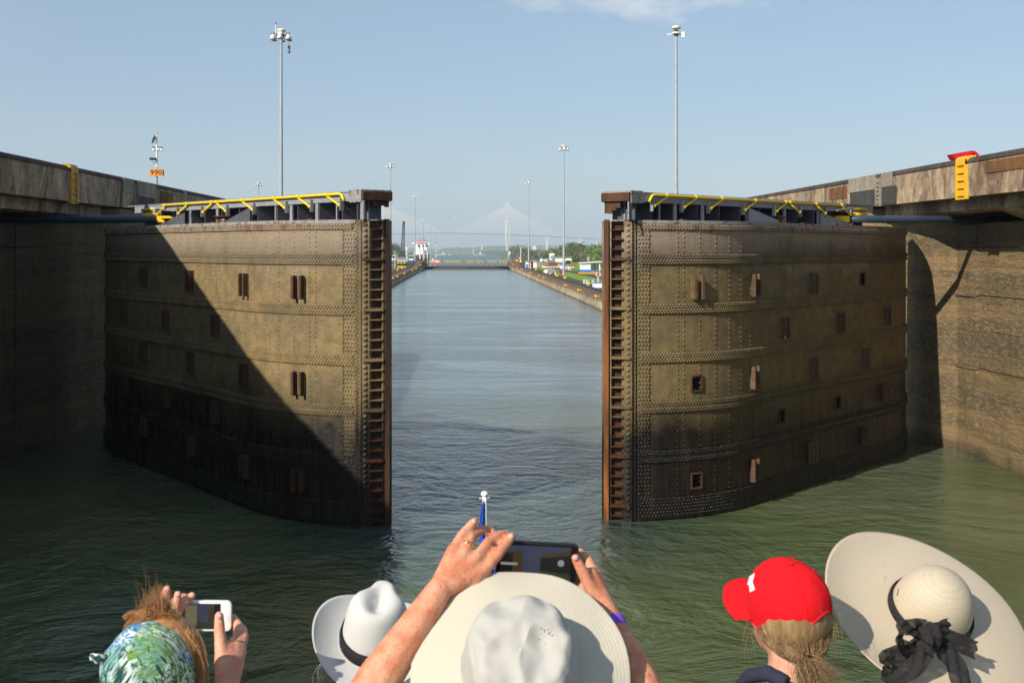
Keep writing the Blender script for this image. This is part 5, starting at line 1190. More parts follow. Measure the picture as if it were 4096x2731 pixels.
# ---------------------------------------------------------------- figures
def skinmat(name, base, red, freck):
    q = Nd(name); n1 = q.noise(28, 4, .6); n2 = q.noise(170, 3, .5); n3 = q.noise(6, 3)
    c = q.mix(q.ramp(n1, [(.40, 0), (.62, 1)]), base, red); c = q.mix(q.m('MULTIPLY', n3, .35), c, red)
    c = q.mix(q.m('MULTIPLY', q.ramp(n2, [(.60, 0), (.70, 1)]), freck), c, tuple(v*.45 for v in red))
    q.bump(q.m('ADD', q.noise(220, 4, .7), q.m('MULTIPLY', q.noise(40, 3, .6, dist=1.5), 2.)), .4, .003); q.b.inputs['Subsurface Weight'].default_value = .07; q.b.inputs['Subsurface Radius'].default_value = (.02, .008, .004); q.b.inputs['Subsurface Scale'].default_value = .25
    return q.out(c, .5, 0, .35)
M['skinA'] = skinmat('freckled_tanned_skin', (.66, .33, .20), (.55, .19, .10), .6)
M['skinC'] = skinmat('fair_skin', (.68, .38, .26), (.60, .24, .15), .35)
M['skinP'] = skinmat('pale_skin', (.62, .36, .25), (.52, .24, .16), .3)
M['nail'] = paint('fingernail', (.70, .40, .33), .25, .05, 10)
def cloth(name, col, sc=260, rough=.9, fold=10):
    q = Nd(name); w = q.noise(fold, 3, .5); f = q.noise(sc, 3, .6)
    q.bump(q.m('ADD', q.m('MULTIPLY', f, .22), w), .45, .014); return q.out(q.mix(q.m('MULTIPLY', f, .35), col, tuple(v*.75 for v in col)), rough, 0, .15)
def fuse(mb, name, mat, parent, voxel=.006, it=4, sub=None):
    o = mb.build('tmp', mat, None)
    m_ = o.modifiers.new('r', 'REMESH'); m_.mode = 'VOXEL'; m_.voxel_size = voxel
    s_ = o.modifiers.new('s', 'SMOOTH'); s_.iterations = it; s_.factor = .5
    dg = bpy.context.evaluated_depsgraph_get(); me = bpy.data.meshes.new_from_object(o.evaluated_get(dg)); me.name = name
    bpy.data.objects.remove(o)
    root = parent
    while root.parent: root = root.parent
    me.transform(ORG[root.name].inverted())
    me.polygons.foreach_set('use_smooth', [True]*len(me.polygons)); me.materials.clear(); me.materials.append(mat)
    ob = bpy.data.objects.new(name, me); C.objects.link(ob); ob.parent = parent; return ob
def basis(axis, fwd):
    a = Vector(axis).normalized(); f = Vector(fwd); f = (f-a*f.dot(a)).normalized(); r = f.cross(a)
    return Matrix((r, f, a)).transposed()   # columns: right, forward, up
def limb(mb, pts, rs, n=12):
    P_ = [Vector(p) for p in pts]; mb.tube(P_, rs, n)
    for p, r in zip(P_, rs): mb.ball(p, r*.985, 12, 8)
def person(name, label, hc, hb, skin, shirt, arms, height_neck=.20, voxel=.012, shirt_r=.02, yaw=0., shoulders=.19, sleeve=.5, group=None, trousers=None):
    """hc: head centre; hb: head basis (right, forward, up); arms: {side: (shoulder?, elbow, wrist, hand builder)}"""
    hc = Vector(hc); t = thing(name, label, 'person', (hc.x, hc.y, DZ), group)
    mb = MB(); H = hb
    def h(x, y, z): return hc+H @ Vector((x, y, z))
    # head: skull, jaw, nose, brow, ears, neck
    def ell(c, r, sc):
        vs0 = len(mb.v); mb.ball((0, 0, 0), r, 20, 14, sc)
        for i in range(vs0, len(mb.v)): mb.v[i] = tuple(h(*(Vector(mb.v[i])+Vector(c))))
    ell((0, 0, .02), .088, (.86, 1.08, 1.12)); ell((0, .035, -.05), .062, (.9, .9, 1.05)); ell((0, .098, -.022), .014, (.8, 1.1, 1.8)); ell((0, .075, .015), .05, (1, .5, .35))
    ell((0, .078, -.075), .024, (1.1, .8, .7)); ell((0, .088, -.052), .016, (1.5, .6, .45))
    for s_ in (-1, 1): ell((s_*.078, -.005, -.02), .026, (.35, .75, 1.25)); ell((s_*.032, .076, .002), .014, (1, .6, .7))
    cy, sy = math.cos(yaw), math.sin(yaw)
    nb_ = Vector((hc.x-.02*sy*0, hc.y-.045, hc.z-height_neck)); limb(mb, [h(0, -.02, -.05), nb_], [.056, .062])
    z0 = DZ; sh_z = nb_.z-.03; hip = Vector((nb_.x, nb_.y-.02, z0+.93))
    def b(dx, dy, z): return Vector((nb_.x+dx*cy-dy*sy, nb_.y+dx*sy+dy*cy, z))
    torso = [b(0, 0, sh_z-.03), b(0, -.01, (sh_z*2+hip.z)/3), b(0, 0, (sh_z+2*hip.z)/3), b(0, 0, hip.z)]
    for dx in (-.07, .07):
        limb(mb, [b(dx*.6, 0, sh_z-.01), b(dx*1.2, 0, (sh_z*2+hip.z)/3), b(dx, 0, (sh_z+2*hip.z)/3), b(dx*1.2, 0, hip.z)], [.07, .105, .095, .11])
    limb(mb, [b(-shoulders+.03, 0, sh_z-.04), b(shoulders-.03, 0, sh_z-.04)], [.058, .058])
    for dx in (-.1, .1):
        limb(mb, [b(dx, 0, hip.z), b(dx*1.05, .02, z0+.5), b(dx, -.01, z0+.09)], [.09, .06, .042]); limb(mb, [b(dx, -.02, z0+.04), b(dx, .16, z0+.03)], [.04, .032])
    cl = MB()
    for dx in (-.07, .07): limb(cl, [b(dx*.55, 0, sh_z-.005), b(dx*1.2, 0, (sh_z*2+hip.z)/3), b(dx, 0, (sh_z+2*hip.z)/3), b(dx*1.2, 0, hip.z-.08)], [.072+shirt_r*.6, .105+shirt_r, .1+shirt_r, .115+shirt_r])
    limb(cl, [b(-shoulders+.03, 0, sh_z-.04), b(shoulders-.03, 0, sh_z-.04)], [.058+shirt_r*.7]*2)
    for sd_ in (-1, 1):
        sh = b(sd_*shoulders, 0, sh_z-.05); a = arms.get(sd_)
        if a:
            el, wr, fn = Vector(a[0]), Vector(a[1]), a[2]
            limb(mb, [sh, sh.lerp(el, .5), el], [.053, .047, .041]); limb(mb, [el, el.lerp(wr, .3), el.lerp(wr, .7), wr], [.040, .043, .033, .026])
            if fn: fn(mb)
        else:
            el = b(sd_*(shoulders+.06), -.02, sh_z-.33); wr = b(sd_*(shoulders-.02), .2, sh_z-.42)
            limb(mb, [sh, el], [.052, .04]); limb(mb, [el, wr], [.04, .026]); limb(mb, [wr, wr+Vector((-sd_*.03, .07, 0))], [.028, .03])
            for k in range(4): limb(mb, [wr+Vector((-sd_*(.0+.018*k), .08, .015-.01*k)), wr+Vector((-sd_*(.01+.018*k), .12, -.01-.01*k)), wr+Vector((-sd_*(.01+.018*k), .125, -.035))], [.010, .009, .008], 8)
            limb(mb, [wr+Vector((sd_*.01, .03, 0)), wr+Vector((sd_*.03, .07, .01))], [.012, .010], 8)
        e2 = sh.lerp(el, sleeve); limb(cl, [sh, sh.lerp(el, sleeve*.5), e2], [.058+shirt_r, .055+shirt_r, .052+shirt_r])
    body = fuse(mb, 'body', skin, t, voxel, 3)
    fuse(cl, 'shirt', shirt, t, .012, 3)
    tr_ = MB()
    for dx in (-.1, .1): limb(tr_, [b(dx*.8, 0, hip.z+.04), b(dx, 0, hip.z-.05), b(dx*1.05, .02, z0+.5), b(dx, -.01, z0+.12)], [.115, .12, .085, .068])
    fuse(tr_, 'trousers', trousers or M['navy'], t, .016, 2)
    for dx in (-.1, .1):
        s_ = MB(); limb(s_, [b(dx, -.03, z0+.05), b(dx, .17, z0+.04)], [.052, .042], 10); s_.build('shoe', M['black'], t, smooth=True)
    return t, body, h
M['navy'] = cloth('navy_cloth', (.03, .032, .055)); M['lavender'] = cloth('lavender_grey_cloth', (.30, .31, .42)); M['beige'] = cloth('light_shirt_cloth', (.55, .52, .46)); M['blouse'] = cloth('white_shirt_cloth', (.70, .68, .66))
def strands(mb, n, path, spread, r, rnd, taper=True, k=7):
    for i in range(n):
        o0 = Vector((rnd.gauss(0, 1), rnd.gauss(0, 1), rnd.gauss(0, 1))); wv = Vector((rnd.gauss(0, .35), rnd.gauss(0, .35), rnd.gauss(0, .35)))
        pts = []
        for j in range(k):
            u = j/(k-1); p = path(u); o_ = o0+wv*math.sin(u*5+i)*.6+wv*u; pts.append(p+o_*spread(u))
        mb.tube(pts, [r*(1 if not taper else (1.1-.9*(j/(k-1)))) for j in range(k)], 3, cap=False)
def hairmat(name, a, b):
    q = Nd(name); n = q.noise(120, 3, .7, st=(1, 1, .12)); n2 = q.noise(30, 3, st=(1, 1, .3)); q.bump(n, .6, .004)
    return q.out(q.mix(q.ramp(q.m('ADD', q.m('MULTIPLY', n, .6), q.m('MULTIPLY', n2, .4)), [(.35, 0), (.65, 1)]), a, b), .5, 0, .4)
M['hairC'] = hairmat('auburn_hair', (.20, .085, .03), (.62, .32, .12)); M['hairD'] = hairmat('dark_blond_hair', (.15, .085, .035), (.38, .24, .115)); M['hairG'] = hairmat('grey_hair', (.25, .22, .2), (.4, .37, .33))
def hat_surface(prof, c, B, n, mat, name, parent, fn=None, thick=.0022):
    mb = MB(); vs = []; k = len(prof)
    for layer in (0, 1):
        for i, (r, z) in enumerate(prof):
            for j in range(n):
                a = 2*math.pi*j/n; v = Vector((r*math.cos(a), r*math.sin(a), z))
                if fn: v = fn(v, r, a, i)
                if layer: v = v+Vector((0, 0, -thick*1.5))*1.0-Vector((math.cos(a), math.sin(a), 0))*thick
                vs.append(Vector(c)+B @ v)
    L = k*n; fs = []
    for i in range(k-1):
        for j in range(n):
            a, b_, c_, d_ = i*n+j, i*n+(j+1) % n, (i+1)*n+(j+1) % n, (i+1)*n+j
            fs += [(a, d_, c_, b_), (L+a, L+b_, L+c_, L+d_)]
    i = k-1
    fs += [(i*n+j, L+i*n+j, L+i*n+(j+1) % n, i*n+(j+1) % n) for j in range(n)]
    fs += [tuple(range(n)), tuple(L+j for j in range(n-1, -1, -1))]
    mb.add(vs, fs); return mb.build(name, mat, parent, smooth=True, recalc=False)
def band(c, B, r0, z0, r1, z1, n, mat, name, parent, fn=None, th=.003):
    prof = [(r0+th, z0), (r0+th*1.3, (z0+z1)/2), (r1+th, z1)]; return hat_surface(prof, c, B, n, mat, name, parent, fn, .001)
def phone(c, w, h, th, roll, yaw, case, bezel, label, screen_kind, tilt=0.):
    c = Vector(c); t = thing('phone', label, 'phone', tuple(c))
    Rm = (Matrix.Rotation(yaw, 3, 'Z') @ Matrix.Rotation(tilt, 3, 'X') @ Matrix.Rotation(roll, 3, 'Y'))
    def rr(w_, h_, r, y0, y1, nm, mt, par=t):
        pl = []
        for cx_, cz_, a0 in ((w_-r, h_-r, 0), (-w_+r, h_-r, 90), (-w_+r, -h_+r, 180), (w_-r, -h_+r, 270)):
            for k in range(6): a = R(a0+k*18); pl.append((cx_+r*math.cos(a), cz_+r*math.sin(a)))
        n = len(pl); e = .0015; vs = []
        for y, s_ in ((y0, 0), (y0+e, 1), (y1-e, 1), (y1, 0)):
            for x, z in pl: k = 1-(0 if s_ else e/max(w_, .001)); vs.append(c+Rm @ Vector((x*k, y, z*k)))
        fs = [tuple(range(n)), tuple(range(4*n-1, 3*n-1, -1))]+[(l*n+i, (l+1)*n+i, (l+1)*n+(i+1) % n, l*n+(i+1) % n) for l in range(3) for i in range(n)]
        return MB().add(vs, fs).build(nm, mt, par, recalc=True)
    rr(w, h, .011, -th/2, th/2, 'case', case); gl = rr(w-.004, h-.004, .008, -th/2-.0006, -th/2+.002, 'glass_front', bezel)
    def qd(x0, x1, za, zb, mt, nm='screen_patch', zc=None, zd=None, y=-.0010):
        zc = za if zc is None else zc; zd = zb if zd is None else zd
        return MB().add([c+Rm @ Vector((x0, -th/2+y, za)), c+Rm @ Vector((x1, -th/2+y, zc)), c+Rm @ Vector((x1, -th/2+y, zd)), c+Rm @ Vector((x0, -th/2+y, zb))], [(0, 1, 2, 3)]).build(nm, mt, gl)
    return t, gl, qd, Rm
def scr(name, col, em=.5):
    q = Nd(name); q.b.inputs['Emission Color'].default_value = (*col, 1); q.b.inputs['Emission Strength'].default_value = em
    return q.out((.006, .006, .008), .25, 0, .25)
# ---- A: man with tan bucket hat holding the black phone
cA = P(2082, 2690, 2.10); bA = basis((.02, -.70, .72), (0, 1, 0)); headA = cA-bA @ Vector((0, -.0, .055))
bhA = basis((0, -.25, .97), (0, 1, .1))
fing = {}
def hand_left_A(mb):
    W_ = P(1762, 2352, 2.235)
    kn = {'p': P(1812, 2200, 2.28), 'r': P(1858, 2212, 2.275), 'm': P(1903, 2238, 2.27), 'i': P(1940, 2278, 2.265)}
    for k in kn: limb(mb, [W_+(kn[k]-W_)*.08, W_.lerp(kn[k], .55), kn[k]], [.023, .018, .0135])
    limb(mb, [P(1790, 2300, 2.25), P(1900, 2320, 2.26)], [.02, .018])
    for k, pts, rs in (('p', [P(1846, 2140, 2.30), P(1876, 2106, 2.31), P(1899, 2084, 2.315)], [.0108, .0102, .0092, .0088]),
                       ('r', [P(1886, 2140, 2.31), P(1930, 2118, 2.335), P(1966, 2122, 2.35)], [.0118, .0112, .0104, .0088]),
                       ('m', [P(1955, 2166, 2.31), P(1998, 2140, 2.335), P(2024, 2134, 2.35)], [.0122, .0116, .0106, .009]),
                       ('i', [P(1990, 2216, 2.29), P(2025, 2172, 2.31), P(2046, 2146, 2.325)], [.0124, .0118, .0108, .0098])):
        limb(mb, [kn[k]]+pts, rs, 10)
    limb(mb, [W_.lerp(kn['i'], .3), P(1915, 2345, 2.30), P(1975, 2345, 2.345), P(2010, 2330, 2.36)], [.017, .0145, .0125, .010], 10)
def hand_right_A(mb):
    W_ = P(2412, 2425, 2.30); k1 = P(2352, 2255, 2.345); 
    for e in (P(2362, 2300, 2.32), P(2378, 2300, 2.345), P(2350, 2340, 2.35), P(2330, 2360, 2.355)): limb(mb, [W_, W_.lerp(e, .55), e], [.024, .021, .017])
    limb(mb, [P(2385, 2380, 2.30), P(2352, 2325, 2.30), P(2322, 2268, 2.298), P(2303, 2232, 2.30)], [.017, .0140, .0118, .0100], 10)    # thumb over the case
    limb(mb, [P(2378, 2300, 2.345), P(2350, 2238, 2.37), P(2318, 2208, 2.385), P(2290, 2200, 2.39)], [.0125, .0115, .0105, .009], 10)
    for k in range(3): limb(mb, [P(2372, 2325+k*22, 2.35), P(2345, 2300+k*22, 2.385), P(2290, 2280+k*22, 2.395)], [.0125, .0115, .0095], 10)
elA, wrA = P(1418, 2860, 2.12), P(1755, 2362, 2.23); erA, wrrA = P(2612, 2870, 2.16), P(2415, 2435, 2.30)
M['hatA'] = cloth('sand_cotton', (.54, .495, .40), 400, .95, 7); M['hatAc'] = cloth('pale_nylon', (.46, .445, .41), 400, .75, 9)
A, bodyA, hA = person('person', 'man from behind in a sand bucket hat raising a black phone in both hands', headA, bhA, M['skinA'], M['beige'], {-1: (elA, wrA, hand_left_A), 1: (erA, wrrA, hand_right_A)}, voxel=.0042, sleeve=.6)
for p, n_ in ((P(1899, 2083, 2.306), (.4, -.8, .5)), (P(1968, 2119, 2.341), (.3, -.5, .8)), (P(2027, 2131, 2.341), (.3, -.5, .8)), (P(2046, 2143, 2.314), (.2, -.9, .5)), (P(2301, 2230, 2.289), (-.2, -1, .3))):
    Bn = basis(n_, (.7, 0, .7)); MB().lathe([(0, .0014), (.0045, .001), (.0062, -.0012), (0, -.002)], p, 10, Bn).build('fingernail', M['nail'], bodyA, smooth=True)
M['gold'] = paint('gold_ring', (.80, .55, .18), .2, .0, 5, metal=1.)
def ring(c, axis, r, w, mt, par, nm='ring', k=.0016):
    Bn = basis(axis, (0, 1, .3)); MB().lathe([(r, -w), (r+k, -w*.8), (r+k, w*.8), (r, w)], c, 24, Bn).build(nm, mt, par, smooth=True)
ring(P(1870, 2182, 2.29), P(1886, 2140, 2.31)-P(1858, 2212, 2.275), .0118, .0026, M['gold'], A)
M['purple'] = cloth('purple_band', (.22, .10, .62))
wq = wrrA.lerp(erA, .16); ring(wq, erA-wrrA, .0285, .012, M['purple'], A, 'wristband', .002)
# bucket hat
rn = random.Random(2)
def fA(v, r, a, i):
    k = max(0, (r-.115)/.096)
    z = v.z + k*k*(.014*math.sin(2*a+.5)+.007*math.sin(3*a+1.0)+.004*math.sin(7*a)) + k*.030*max(0, math.sin(a))
    s_ = 1+.02*k*math.sin(3*a+.4)
    if r < .1165 and v.z > -.002:
        nn = (.35-abs(mnoise.noise(Vector((v.x*13+1, v.y*13, v.z*9+3))))*1.)*.022-.007+mnoise.noise(Vector((v.x*34, v.y*34, v.z*20+3)))*.007
        z += nn*(1 if r < .1 else .4); s_ *= 1+mnoise.noise(Vector((math.cos(a)*2.2, math.sin(a)*2.2, v.z*16)))*.07*(min(1, r/.07))
    return Vector((v.x*s_*.95, v.y*s_*1.06, z))
prof = [(.002, .108), (.03, .112), (.058, .112), (.080, .107), (.093, .098), (.1015, .086), (.105, .07), (.108, .05), (.111, .03), (.113, .012), (.115, .003), (.1175, 0)]
brim = []; n_ = 42
for i in range(1, n_+1):
    r = .1175+.096*i/n_; brim.append((r, -.046*(i/n_)**1.25+.00045*math.cos(i*2*math.pi/3)))
ht = thing('bucket_hat', 'sand coloured bucket hat with stitched brim on the man with the black phone', 'hat', tuple(cA))
pf = []
for (r0_, z0_), (r1_, z1_) in zip(prof, prof[1:]):
    for k in range(3): pf.append((lerp(r0_, r1_, k/3), lerp(z0_, z1_, k/3)))
pf.append(prof[-1])
crn = hat_surface(pf, cA, bA, 110, M['hatAc'], 'crown', ht, fA); hat_surface([(.1165, .001)]+brim, cA, bA, 96, M['hatA'], 'brim', ht, lambda v, r, a, i: fA(v, r, a, 20))
b = MB()
for i in range(5): p = cA+bA @ Vector((.035+.010*math.cos(i*1.9), .02+.012*math.sin(i*2.3), .1125)); b.ball(p, .0018-.0002*i, 6, 4, (1, .6, 1))
tag(b.build('stain_spots', M['bracket'], crn), kind='stuff')
pA, gl, qd, Rm = phone(P(2148, 2247, 2.345), .0835, .0415, .011, R(3.0), 0, M['black'], scr('dark_phone_glass', (.003, .003, .004), .2), 'black phone in a dark case, screen showing the lock gates', 0)
sk = scr('screen_sky', (.05, .06, .10), .45); bn = scr('screen_brown', (.045, .028, .012), .7); dk = scr('screen_dark', (.012, .009, .007), .6); gn = scr('screen_water', (.02, .03, .012), .7); gy = scr('screen_grey', (.25, .26, .26), .6)
qd(-.074, .068, -.034, .034, sk, 'screen'); qd(-.074, -.030, -.034, .020, bn, y=-.0014, zd=.024); qd(-.074, -.050, -.034, .018, dk, y=-.0018, zd=.018); qd(.006, .068, -.034, .016, dk, y=-.0014, zd=.028); qd(.006, .068, -.034, -.014, gn, y=-.0018, zc=-.034, zd=-.020); qd(-.074, -.04, -.006, -.001, gy, y=-.0022)
qd(.006, .068, .010, .0165, bn, y=-.0019, zc=.018, zd=.0285)
MB().lathe([(.0045, .0), (.0068, 0)], P(2148, 2247, 2.345)+Rm @ Vector((.048, -.0075, .002)), 20, Rm @ Matrix.Rotation(R(90), 3, 'X')).build('camera_button', gy, gl)
# ---- C: woman with floral headscarf and white phone
cC = P(600, 2712, 2.25); bC = basis((0, -.18, .98), (.12, 1, 0))*.87
def hand_left_C(mb):
    W_ = P(668, 2560, 2.50); 
    for a, b_, c_, d in ((P(655, 2445, 2.54), P(655, 2400, 2.545), P(662, 2372, 2.55), P(668, 2353, 2.55)), (P(678, 2470, 2.52), P(700, 2440, 2.525), P(708, 2400, 2.53), P(711, 2374, 2.535)), (P(690, 2430, 2.54), P(705, 2402, 2.555), P(722, 2392, 2.56), P(735, 2384, 2.565)), (P(705, 2455, 2.53), P(728, 2418, 2.54), P(750, 2398, 2.55), P(768, 2380, 2.56))):
        limb(mb, [W_, W_.lerp(a, .6), a], [.021, .017, .0125]); limb(mb, [a, b_, c_, d], [.0118, .0108, .0100, .0088], 10)
    limb(mb, [W_, P(720, 2560, 2.55), P(750, 2545, 2.58), P(783, 2541, 2.58)], [.018, .013, .0115, .0095], 10)
def hand_right_C(mb):
    W_ = P(908, 2735, 2.46); kn = [P(888, 2600, 2.50), P(912, 2590, 2.51), P(940, 2590, 2.52), P(958, 2600, 2.525)]
    for k in kn: limb(mb, [W_, W_.lerp(k, .6), k], [.026, .0215, .0165])
    limb(mb, [P(893, 2640, 2.49), P(882, 2570, 2.50), P(878, 2510, 2.51), P(877, 2462, 2.515)], [.0180, .0140, .0125, .0105], 10)
    limb(mb, [kn[2], P(952, 2545, 2.545), P(953, 2500, 2.57), P(932, 2470, 2.585)], [.0140, .0125, .0115, .0100], 10)
    limb(mb, [kn[3], P(975, 2545, 2.55), P(970, 2515, 2.58), P(945, 2500, 2.60)], [.0130, .0120, .0110, .0095], 10)
    for k in range(2): limb(mb, [kn[3], P(962, 2575+k*18, 2.57), P(930, 2560+k*18, 2.60)], [.013, .0115, .0095], 10)
elc, erc = P(560, 2960, 2.45), P(915, 2990, 2.38)
Cw, bodyC, hC = person('person', 'woman from behind in a palm-print headscarf holding up a white phone', cC, bC, M['skinC'], M['blouse'], {-1: (P(600, 2900, 2.42), P(668, 2565, 2.49), hand_left_C), 1: (erc, P(908, 2740, 2.455), hand_right_C)}, voxel=.0042, shoulders=.165, sleeve=.4)
ring(P(946, 2560, 2.533), Vector((.1, .3, 1)), .0142, .0016, M['gold'], Cw)
for p in (P(668, 2354, 2.540), P(711, 2376, 2.524), P(768, 2379, 2.55), P(877, 2464, 2.504)):
    MB().lathe([(0, .0014), (.0045, .001), (.006, -.0012), (0, -.002)], p, 10, basis((0, -1, .35), (0, .3, 1))).build('fingernail', M['nail'], bodyC, smooth=True)
def palmprint():
    q = Nd('palm_print_cotton'); cells = q.vor(11, col=True); d = q.xyz(cells); wob = q.noise(30, 3, .6)
    ang = q.m('MULTIPLY', d[0], 6.28); vr = q.n('ShaderNodeVectorRotate', rotation_type='Y_AXIS'); q.put(vr.inputs['Vector'], q.pos); q.put(vr.inputs['Angle'], ang)
    w = q.noise(1, 2, .5, vec=q.map(vr.outputs[0], (210, 210, 20))); w2 = q.noise(1, 2, .5, vec=q.map(vr.outputs[0], (22, 120, 150)))
    base = q.mix(q.ramp(q.noise(17, 3), [(.42, 0), (.58, 1)]), (.60, .66, .60), (.16, .34, .30))
    leafc = q.ramp(d[1], [(.0, (.03, .12, .045)), (.3, (.13, .24, .05)), (.48, (.02, .14, .36)), (.70, (.03, .22, .42)), (.86, (.015, .06, .06))], 'CONSTANT')
    c = q.mix(q.ramp(w, [(.47, 0), (.53, 1)]), base, leafc)
    c = q.mix(q.m('MULTIPLY', q.ramp(w2, [(.56, 0), (.6, 1)]), q.ramp(d[2], [(.35, 0), (.4, 1)])), c, (.02, .07, .05))
    q.bump(q.noise(11, 5, .6), .6, .02); return q.out(c, .85, 0, .2)
sc_ = thing('headscarf', 'blue and green palm-leaf headscarf on the woman with the white phone', 'headscarf', tuple(cC))
def fC(v, r, a, i):
    n0 = mnoise.noise(Vector((v.x*16, v.y*16, v.z*10)))*.008+mnoise.noise(Vector((v.x*40, v.y*40, v.z*14)))*.0035
    return v*(1+n0*8)
bS = basis((0, -.62, .78), (0, 1, 0)); prof = []
for i in range(22): a = math.pi*.60*i/21+.03; prof.append((.0935*math.sin(a), .112*math.cos(a)))
hat_surface(prof, cC+Vector((0, .005, .004)), bS, 64, palmprint(), 'wrapped_cloth', sc_, fC)
kn_ = MB(); 
for k, (dx, dz) in enumerate(((-.02, 0), (-.05, .006))): kn_.tube([cC+Vector((-.07, -.05, .060)), cC+Vector((-.085+dx*.3, -.045, .052+dz))], [.004, .008], 6)
kn_.build('knot_end', palmprint(), sc_, smooth=True)
hm = MB(); rn = random.Random(9)
def arc(p0, p1, p2): return lambda u: p0*(1-u)**2+p1*2*u*(1-u)+p2*u*u
strands(hm, 420, arc(P(520, 2520, 2.26), P(570, 2448, 2.28), P(700, 2478, 2.29)), lambda u: .0065, .0007, rn, False)
strands(hm, 300, arc(P(600, 2490, 2.27), P(700, 2455, 2.29), P(752, 2590, 2.28)), lambda u: .0070, .0007, rn, False)
strands(hm, 90, arc(P(600, 2470, 2.28), P(612, 2430, 2.29), P(592, 2392, 2.30)), lambda u: .0045+.004*u, .0006, rn)
strands(hm, 130, arc(P(640, 2480, 2.28), P(650, 2420, 2.29), P(632, 2366, 2.30)), lambda u: .0045+.005*u, .0006, rn)
strands(hm, 110, arc(P(590, 2475, 2.27), P(545, 2435, 2.28), P(496, 2468, 2.28)), lambda u: .0050-.003*u, .0006, rn)
strands(hm, 110, arc(P(650, 2480, 2.28), P(690, 2430, 2.30), P(668, 2398, 2.32)), lambda u: .005+.002*u, .0006, rn)
strands(hm, 420, arc(P(735, 2540, 2.27), P(792, 2620, 2.26), P(782, 2790, 2.25)), lambda u: .0065, .0008, rn, False)
strands(hm, 40, arc(P(560, 2480, 2.28), P(620, 2420, 2.29), P(600, 2360, 2.29)), lambda u: .008+.012*u, .0004, rn)
tag(hm.build('hair', M['hairC'], Cw, smooth=True), kind='stuff')
cap_ = MB(); cap_.ball(cC+Vector((.010, .04, .012)), .100, 20, 14, (.90, .95, 1.02)); cap_.build('hair_underlayer', M['hairC'], Cw, smooth=True)
pC, gl, qd, Rm = phone(P(812, 2460, 2.565), .0640, .0335, .009, R(.5), R(0), M['white'], paint('white_phone_front', (.82, .80, .80), .15, .0, 5), 'white phone with a round home button, screen showing the gates', 1)
qd(-.052, .0395, -.028, .028, sk, 'screen'); qd(-.052, .0395, -.028, -.005, gn, y=-.0014, zc=-.028, zd=-.02); qd(-.038, -.012, -.020, .022, scr('screen_olive', (.12, .11, .06), .7), y=-.0018, zd=.026); qd(-.052, -.040, -.028, .028, dk, y=-.0018); qd(.014, .024, -.02, .02, bn, y=-.0018); qd(.026, .0395, -.028, .028, dk, y=-.0018)
MB().lathe([(0, 0), (.0062, 0), (.0066, .0008), (0, .0009)], P(812, 2460, 2.565)+Rm @ Vector((.0520, -.0050, -.002)), 20, Rm @ Matrix.Rotation(R(90), 3, 'X')).build('home_button', M['lamp'], gl)
# ---- B: person in white fedora
cB = P(1502, 2560, 2.88); bB = basis((.10, -.36, .92), (.1, 1, 0)); headB = cB-bB @ Vector((0, 0, .045))
Bp, bodyB, _ = person('person', 'person from behind in a white fedora left of the raised forearm', headB, basis((0, -.1, 1), (.1, 1, 0)), M['skinP'], M['blouse'], {}, voxel=.008)
fe = thing('fedora', 'white fedora with a black band and pinched crown', 'hat', tuple(cB)); M['felt'] = cloth('white_felt', (.58, .57, .55), 500, .95, 5)
KB = lambda i: 1.08 if i < 14 else 1.0
def fB(v, r, a, i):
    x, y, z = v.x*.92*KB(i), v.y*1.10*KB(i), v.z*(1.08 if i < 14 else 1)
    if i < 14 and z > .0:
        w = math.exp(-(x/.022)**2)*math.exp(-((y+.005)/.052)**4); z -= .030*w*min(1, z/.09)
        for s_ in (-1, 1): w = math.exp(-(((x-s_*.058)/.028)**2+((y-.055)/.034)**2)); z -= .016*w*min(1, z/.08); x -= s_*.014*w
        z += .012*max(0, -y/.09)*(1 if z > .05 else 0)*.3
    else:
        k = max(0, (r-.085)/.085); z += k*k*(.046*abs(math.cos(a))**2-.014*max(0, math.sin(a))**2+.006*max(0, -math.sin(a)))
    return Vector((x, y, z))
prof = [(.002, .128), (.02, .1285), (.035, .128), (.048, .126), (.058, .121), (.066, .112), (.0715, .100), (.0755, .085), (.0785, .068), (.081, .050), (.083, .034), (.0845, .018), (.086, .006), (.088, .001)]
hat_surface(prof, cB, bB, 64, M['felt'], 'crown', fe, fB)
hat_surface([(.0935, .001)]+[(.094+.077*i/14, -.003*(i/14)) for i in range(1, 15)], cB, bB, 80, M['felt'], 'brim', fe, lambda v, r, a, i: fB(v, r, a, 20), .003)
M['ribbon'] = cloth('black_ribbon', (.018, .017, .022), 500, .7, 8)
band(cB, bB, .0865, .004, .0835, .036, 64, M['ribbon'], 'hat_band', fe, lambda v, r, a, i: Vector((v.x*.92*1.085, v.y*1.10*1.085, v.z*1.05)))
hb_ = MB(); strands(hb_, 50, arc(P(1330, 2650, 2.86), P(1290, 2700, 2.86), P(1340, 2790, 2.86)), lambda u: .012+.016*u, .0008, rn); strands(hb_, 90, arc(P(1400, 2660, 2.88), P(1400, 2720, 2.86), P(1420, 2830, 2.86)), lambda u: .02, .001, rn); tag(hb_.build('hair', M['hairG'], Bp), kind='stuff')
